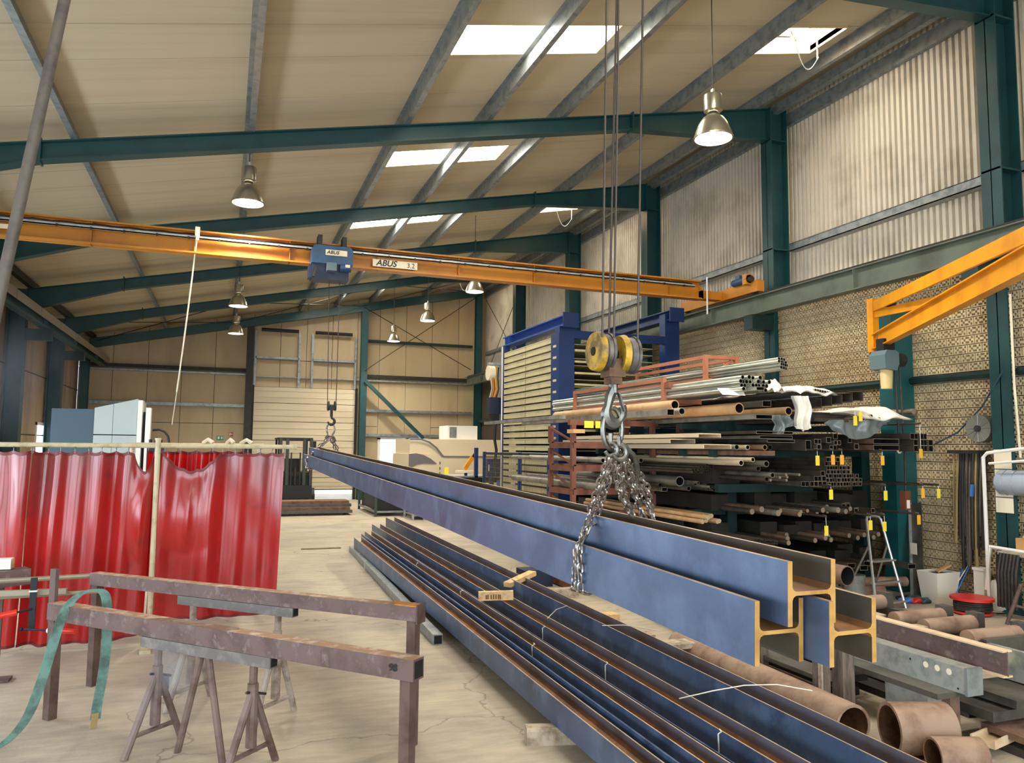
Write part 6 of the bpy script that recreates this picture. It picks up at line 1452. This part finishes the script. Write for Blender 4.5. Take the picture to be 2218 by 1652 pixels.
t = thing('loading_table', (5.4,17.2,0), 'blue legged loading table with a black bed before the laser machine', 'table')
ob('bed', G().bx(4.9,6.6,16.9,18.4,1.0,1.12), MT['black'], t, smooth=None); ob('pale_sheet', G().bx(4.95,6.55,16.95,18.3,1.12,1.15), MT['galv_light'], t, smooth=None)
for x in (5.0,6.5):
    for y in (17.0,18.3): ob('leg', G().bx(x-.05,x+.05,y-.05,y+.05,0,1.0), MT['blue'], t, smooth=None)
ob('blue_post', G().bx(5.42,5.50,16.95,17.03,0,1.80), MT['blue'], label='slim blue post beside the loading table', cat='post', smooth=None)
t = thing('blue_cabinet', (5.75,17,0), 'small blue cabinet beside the slim blue post', 'cabinet')
ob('body', G().bx(5.60,5.92,16.6,16.9,1.15,1.55), MT['blue'], t, smooth=None); ob('stand', G().bx(5.72,5.80,16.7,16.8,0,1.15), MT['blue'], t, smooth=None); ob('red_switch', G().bx(5.95,6.0,16.6,16.7,1.35,1.6), MT['sign_red'], t, smooth=None); ob('handle', G().bx(5.63,5.65,16.58,16.6,1.28,1.42), MT['white'], t, smooth=None)
ob('yellow_box', G().bx(5.55,5.78,16.4,16.6,.72,.93), MT['tag_yellow'], label='small yellow box below the blue cabinet', cat='box', smooth=None)
ob('yellow_box', G().bx(5.05,5.15,18.2,18.3,1.15,1.32), MT['tag_yellow'], label='small yellow container in front of the laser machine', cat='box', smooth=None)
t = thing('blue_bin_stand', (5.9,16.2,0), 'stack of two blue boxes at the foot of the mesh guard', 'boxes')
ob('upper_box', G().bx(5.80,6.02,16.2,16.5,.9,1.07), MT['blue_bright'], t, smooth=None); ob('lower_box', G().bx(5.78,6.04,16.2,16.5,.66,.88), MT['blue_bright'], t, smooth=None); ob('stand', G().bx(5.8,6.0,16.25,16.45,0,.66), MT['blue'], t, smooth=None)

# ================================================================== welding smoke
def smoke(name, lo, hi, dens, label, scale=1.6, seed=0.0, stretch=(1,1,.5)):
    m = bpy.data.materials.new(name); m.use_nodes = True; nt = m.node_tree; N = nt.nodes; L = nt.links
    N.remove(N['Principled BSDF']); out = N['Material Output']
    pv = N.new('ShaderNodeVolumePrincipled'); pv.inputs['Color'].default_value = (.9,.93,1,1)
    tc = N.new('ShaderNodeTexCoord'); mp = N.new('ShaderNodeMapping'); mp.inputs['Scale'].default_value = stretch; mp.inputs['Location'].default_value = (seed,seed,seed)
    nz = N.new('ShaderNodeTexNoise'); nz.inputs['Scale'].default_value = scale; nz.inputs['Detail'].default_value = 3
    L.new(tc.outputs['Object'], mp.inputs[0]); L.new(mp.outputs[0], nz.inputs['Vector'])
    r = N.new('ShaderNodeMapRange'); r.inputs['From Min'].default_value = .5; r.inputs['From Max'].default_value = .75; r.inputs['To Max'].default_value = dens
    L.new(nz.outputs['Fac'], r.inputs['Value'])
    # fade towards the sides of the plume
    gr = N.new('ShaderNodeVectorMath'); gr.operation = 'LENGTH'; gm = N.new('ShaderNodeMapping'); L.new(tc.outputs['Generated'], gm.inputs[0]); gm.inputs['Location'].default_value = (-1,-1,-1); gm.inputs['Scale'].default_value = (2,2,2)
    L.new(gm.outputs[0], gr.inputs[0])
    f = N.new('ShaderNodeMapRange'); f.inputs['From Min'].default_value = 1.0; f.inputs['From Max'].default_value = .2; L.new(gr.outputs['Value'], f.inputs['Value'])
    mu = N.new('ShaderNodeMath'); mu.operation = 'MULTIPLY'; L.new(r.outputs[0], mu.inputs[0]); L.new(f.outputs[0], mu.inputs[1])
    L.new(mu.outputs[0], pv.inputs['Density']); L.new(pv.outputs[0], out.inputs['Volume'])
    o = ob(name, G().bx(lo[0],hi[0],lo[1],hi[1],lo[2],hi[2]), m, label=label, cat='smoke', kind='stuff', smooth=None)
    return o
smoke('welding_smoke', (-.62,4.75,.02), (.12,5.5,.75), 3.2, 'thin wisps of welding smoke around the front trestle', scale=5.0, seed=2.3)
smoke('welding_smoke', (-3.9,11.0,1.6), (-2.3,18.5,4.6), .28, 'faint haze of welding smoke along the left-hand wall', scale=1.1, seed=5.1)
